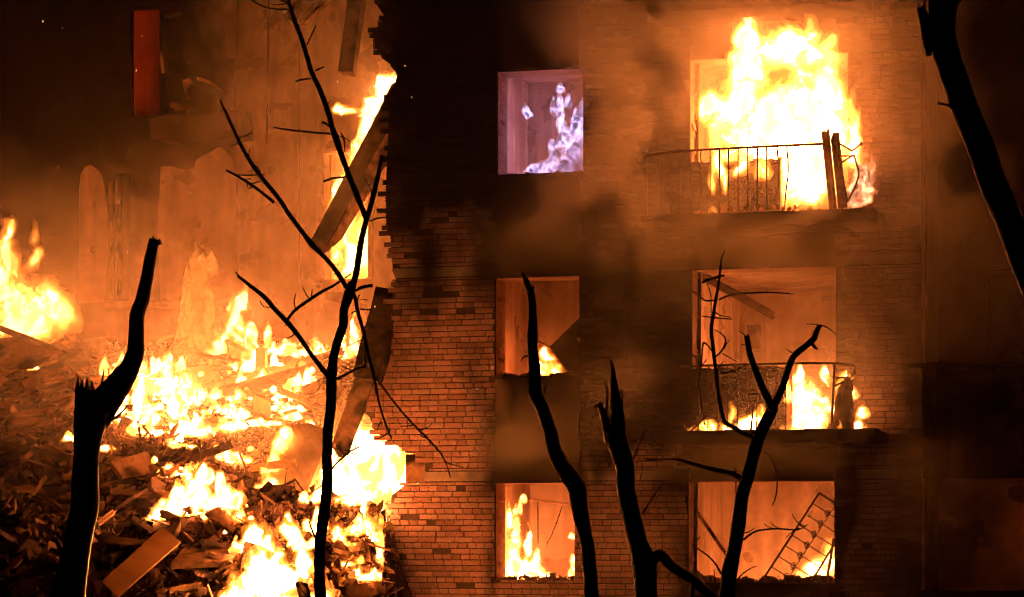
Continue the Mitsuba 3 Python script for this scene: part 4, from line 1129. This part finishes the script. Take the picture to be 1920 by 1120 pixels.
def G(a, b):
    """grille point: pixels along the view plane from its upper corner, leaning back with height"""
    return GO + ex * (a - 1536) * mg + ez * (925 - b) * mg + np.array([0, 1.0, 0]) * (b - 925) * -0.0012


def rodG(name, pts, r):
    return put(GR, name, tube([G(*p) for p in pts], [r] * len(pts), 6, step=.08), 'iron_mat', smooth=60)


rodG('frame', [(1536, 925), (1431, 1094)], .014)
rodG('frame', [(1536, 925), (1570, 946), (1600, 964)], .016)
rodG('frame', [(1600, 964), (1497, 1140)], .014)
ax = np.array([64, 39.0]) / np.hypot(64, 39)
along = np.array([1431 - 1536, 1094 - 925.0])
for k in range(1, 9):
    s = np.array([1536, 925]) + along * (k / 8.6)
    e = s + ax * 75
    rodG('bar', [tuple(s), tuple(e)], .0075)
# scrolls down the middle, one S between each pair of bars
for k in range(0, 8):
    o = np.array([1536, 925]) + along * ((k + .55) / 8.6) + ax * 34
    u = along / np.linalg.norm(along)
    th = np.linspace(-1, 1, 15)
    pts = []
    for t in np.linspace(0, 1.5 * np.pi, 8):
        pts.append(o - u * 12 + (ax * math.cos(t) + u * math.sin(t)) * (2.2 + 1.1 * t) * .9)
    pts.append(o + ax * 5)
    for t in np.linspace(1.5 * np.pi, 0, 8):
        pts.append(o + u * 12 - (ax * math.cos(t) + u * math.sin(t)) * (2.2 + 1.1 * t) * .9)
    rodG('scroll', [tuple(p) for p in pts], .0065)
rod(GR, 'leg', [(1563, 1010), (1557, 1050), (1550, 1089)], .018, YG + .1)

beam('leaning_stick', 'wooden stick leaning inside the lowest right window', at(1291, 938, .9), at(1362, 1040, .7), 6 * m8, .04, mat='burnt_wood_mat', seed=61)
beam('fallen_joist', 'ragged charred joist hanging across the middle right window', at(1300, 508, 1.6), at(1447, 590, 1.9), 15 * mpp(1400, 1.7), .1, seed=62, splint=.1)
FP = thing('fallen_shutter', 'dark slatted panel fallen across the middle left window', 'panel')
put(FP, 'board', slab([at(1030, 651, .9), at(1092, 590, .7), at(1110, 640, .7), at(1110, 730, .7), at(1080, 712, .8)], .03), 'char_board_mat')
for i, (a, b, c, d) in enumerate([(1061, 622, 1078, 648), (1071, 612, 1088, 640), (1060, 648, 1078, 676), (1068, 640, 1086, 664)]):
    put(FP, 'slat', bar(at(a, b, .86), at(c, d, .84), 3 * m8, .02, seed=70 + i), 'charred_wood_mat')
put(FP, 'edge_strip', tube([at(1008, 640, 1.1), at(1035, 655, 1.0), at(1052, 680, .95), at(1072, 705, .9)], [.012] * 4, 5), 'charred_wood_mat')
# back wall of the middle right room: dark doorway and a small window with a pale frame
bw = 4.79
PW = B + '__room_004'
put(PW, 'doorway', box(X0(1306, bw), X0(1358, bw), bw - .03, bw + .002, Z0(800, 1330, bw), Z0(606, 1330, bw)), 'sooty_plaster_mat')
put(PW, 'inner_window', box(X0(1396, bw), X0(1428, bw), bw - .02, bw + .002, Z0(655, 1410, bw), Z0(610, 1410, bw)), 'sooty_plaster_mat')
wf = sbox(X0(1388, bw), Z0(660, 1410, bw), X0(1436, bw), Z0(602, 1410, bw)).difference(sbox(X0(1396, bw), Z0(655, 1410, bw), X0(1428, bw), Z0(610, 1410, bw)))
put(PW, 'window_frame', prism_y(wf, bw - .06, bw - .001), 'room_plaster_mat')
put(PW, 'ceiling_beam', bar(at(1355, 510, 2.5), at(1455, 537, 4.6), .07, .06), 'room_plaster_mat')
put(PW, 'ceiling_beam', bar(at(1345, 518, 2.4), at(1440, 542, 4.6), .03, .06), 'room_plaster_mat')
# picture rail and cracks of the lowest left room
put(B + '__room_002', 'picture_rail', tube([at(928, 931, 1.2), at(1000, 939, 2.55), at(1066, 947, 2.57)], [.012] * 3, 5), 'pale_plaster_mat')
put(B + '__room_002', 'wall_crack', tube([at(1054, 950, 2.595), at(1042, 985, 2.595), at(1034, 1005, 2.595), at(1024, 1022, 2.595)], [.008, .006, .006, .004], 4, rough=.3), 'black_plaster_mat')
put(B + '__room_002', 'conduit', tube([at(1008, 940, 2.58), at(1009, 1020, 2.58)], [.012, .012], 5), 'sooty_plaster_mat')

# charred things on the balconies
beam('balcony_plank', 'left split plank standing upright at the end of the upper balcony', at(1548, 252, -.88), at(1562, 390, -.85), 13 * m8, .05, mat='burnt_wood_mat', seed=81, splint=.1)
beam('balcony_plank', 'right split plank standing upright at the end of the upper balcony', at(1566, 260, -.84), at(1580, 388, -.8), 15 * m8, .05, mat='burnt_wood_mat', seed=82, splint=.1)
key = numbered('charred_stump')
st = tube([at(1585, 830, -.6), at(1580, 790, -.6), at(1583, 755, -.6), at(1587, 730, -.6), at(1591, 712, -.6)], [.17, .13, .11, .10, .05], 10, rough=.4, seed=3, step=.05)
scene[key] = ply(st, 'charred_wood_mat'); say(key, 'black charred upright stump at the right end of the middle balcony', 'stump')
rng = np.random.default_rng(77)


def pile(label, name, x0, x1, py, h, Y0, Y1, n, mat, catg='debris'):
    ms = []
    for k in range(n):
        x = rng.uniform(x0, x1)
        w = 1 - abs((x - (x0 + x1) / 2) / ((x1 - x0) / 2)) ** 2
        c = at(x, py - rng.random() * h * w, rng.uniform(Y0, Y1))
        m = protos[rng.integers(len(protos))].copy()
        M = trimesh.transformations.random_rotation_matrix(rng.random(3)); M[:3, :3] *= rng.uniform(.04, .11); M[:3, 3] = c
        m.apply_transform(M); ms.append(m)
    key = numbered(name); scene[key] = ply(cat(ms), mat)
    return say(key, label, catg, kind='stuff')


pile('black scorched heap beside the charred stump on the middle balcony', 'balcony_debris', 1520, 1610, 828, 38, -.85, -.3, 60, 'charred_wood_mat')
pile('scorched bits along the floor of the middle balcony', 'balcony_debris', 1290, 1540, 824, 12, -.9, -.2, 90, 'charred_wood_mat')
pile('burning bits along the floor of the upper balcony', 'balcony_debris', 1300, 1590, 402, 14, -.9, -.2, 100, 'burnt_wood_mat')
pile('rubble on the sill of the lowest right window', 'sill_rubble', 1292, 1562, 1094, 12, .1, .5, 80, 'chunk_mat')
pile('rubble on the sill of the lowest left window', 'sill_rubble', 932, 1072, 1090, 9, .05, .4, 50, 'chunk_mat')
key = numbered('loose_board'); scene[key] = ply(slab([at(1603, 806, -.7), at(1622, 806, -.6), at(1648, 830, -.6), at(1640, 832, -.7), at(1606, 824, -.75)], .03), 'charred_wood_mat'); say(key, 'small dark board jutting from the right end of the middle balcony', 'board')

key = numbered('charred_stub'); scene[key] = ply(bar(at(566, 1096, -5.2), at(577, 1140, -5.2), .11, .1, splint=.06, seed=91), 'charred_wood_mat'); say(key, 'black stub standing before the foot fire at the bottom edge', 'stub')
put(B, 'joist_end', box(X0(758), X0(795), .06, .46, Z0(906, 775), Z0(852, 775)), 'burnt_wood_mat', label='dark joist end in a pocket of the broken brick edge')

# ------------------------------------------------------------------ smoke
SLO, SHI, SV = np.array([-10.0, -3.3, -0.3]), np.array([8.8, 9.7, 9.9]), 0.12
sn = np.ceil((SHI - SLO) / SV).astype(int)
SX, SY, SZ = np.meshgrid(*[SLO[k] + (np.arange(sn[k]) + .5) * (SHI[k] - SLO[k]) / sn[k] for k in range(3)], indexing='ij')
SP = np.stack([SX, SY, SZ], -1).astype(np.float32)


def smooth(a, b, x):
    t = np.clip((x - a) / (b - a), 0, 1)
    return t * t * (3 - 2 * t)


warp = np.stack([meshkit.noise(SP * .7 + 31 * k, 60 + k) - .5 for k in range(3)], -1)
turb = meshkit.fbm((SP + 1.3 * warp) * [.9, .30, .75], 4, 71)
fine = meshkit.fbm((SP + .7 * warp) * [2.0, .7, 1.6] + 5, 3, 72)
puff = smooth(.44, .58, .58 * turb + .42 * fine)


def lump(px, py, Y, rx, ry, ryd):
    c = at(px, py, Y); m = mpp(px, Y)
    d2 = ((SX - c[0]) / (rx * m)) ** 2 + ((SY - c[1]) / ryd) ** 2 + ((SZ - c[2]) / (ry * m)) ** 2
    return np.exp(-1.5 * d2)


dens = np.full(SX.shape, 0.006, np.float32)
# thin smoke over the collapsed part, cut away at upper left to stay dark
left = smooth(X0(790), X0(700), SX) * smooth(-3.0, 1.0, SY)
dens += left * (0.028 + 0.25 * puff) * (1 - .985 * smooth(6.5, 8.5, SZ) * smooth(X0(430), X0(300), SX))
dens += 0.3 * puff * lump(560, 200, 5.5, 130, 330, 1.8)
# smoke pouring out of the balcony windows and drifting along the facade
front = smooth(-2.9, -.5, SY) * smooth(.02, -.15, SY)
for (px, py, Y, rx_, ry_, k) in [(1180, 240, -.8, 120, 210, 1.5), (1250, 40, -1.0, 170, 90, 1.0), (1690, 200, -.8, 80, 280, 1.3), (1330, 440, -1.2, 200, 60, 1.0), (1560, 30, -1.1, 200, 50, .7), (1745, 380, -.8, 90, 220, .8), (1640, 430, -1.1, 120, 120, 1.5), (1420, 455, -1.2, 260, 50, 1.2), (1060, 440, -1.0, 120, 60, 1.0), (1180, 600, -.9, 80, 150, .8), (1640, 620, -.8, 80, 130, .7), (1740, 900, -.8, 90, 130, .3), (1430, 860, -.9, 170, 40, .3), (1000, 830, -.5, 100, 60, .3), (1850, 480, -.2, 120, 160, .5)]:
    dens += 2.6 * k * (0.05 + puff) * lump(px, py, Y, rx_, ry_, 1.2)
dens += front * smooth(X0(1000), X0(1120), SX) * (.03 + .12 * puff)
# smoke standing in the burning rooms
inside = smooth(.5, .8, SY) * smooth(X0(930), X0(960), SX) * (SX < X0(1690)) * (SY < 5)
dens += inside * (0.05 + .16 * puff)
dens = np.clip(dens, 0, 1.05)
scene['smoke_medium'] = {'type': 'heterogeneous', 'albedo': {'type': 'constvolume', 'value': {'type': 'rgb', 'value': [.74, .66, .61]}},
                         'sigma_t': {'type': 'gridvolume', 'grid': mi.VolumeGrid(np.ascontiguousarray(dens.transpose(2, 1, 0)[..., None].astype(np.float32))), 'filter_type': 'trilinear', 'raw': True,
                                     'to_world': T().translate(SLO.tolist()).scale((SHI - SLO).tolist())}}
scene['smoke'] = {'type': 'cube', 'to_world': T().translate(((SLO + SHI) / 2).tolist()).scale(((SHI - SLO) / 2).tolist()), 'bsdf': {'type': 'null'}, 'interior': {'type': 'ref', 'id': 'smoke_medium'}}
say('smoke', 'drifting smoke lit orange by the fires', kind='stuff')
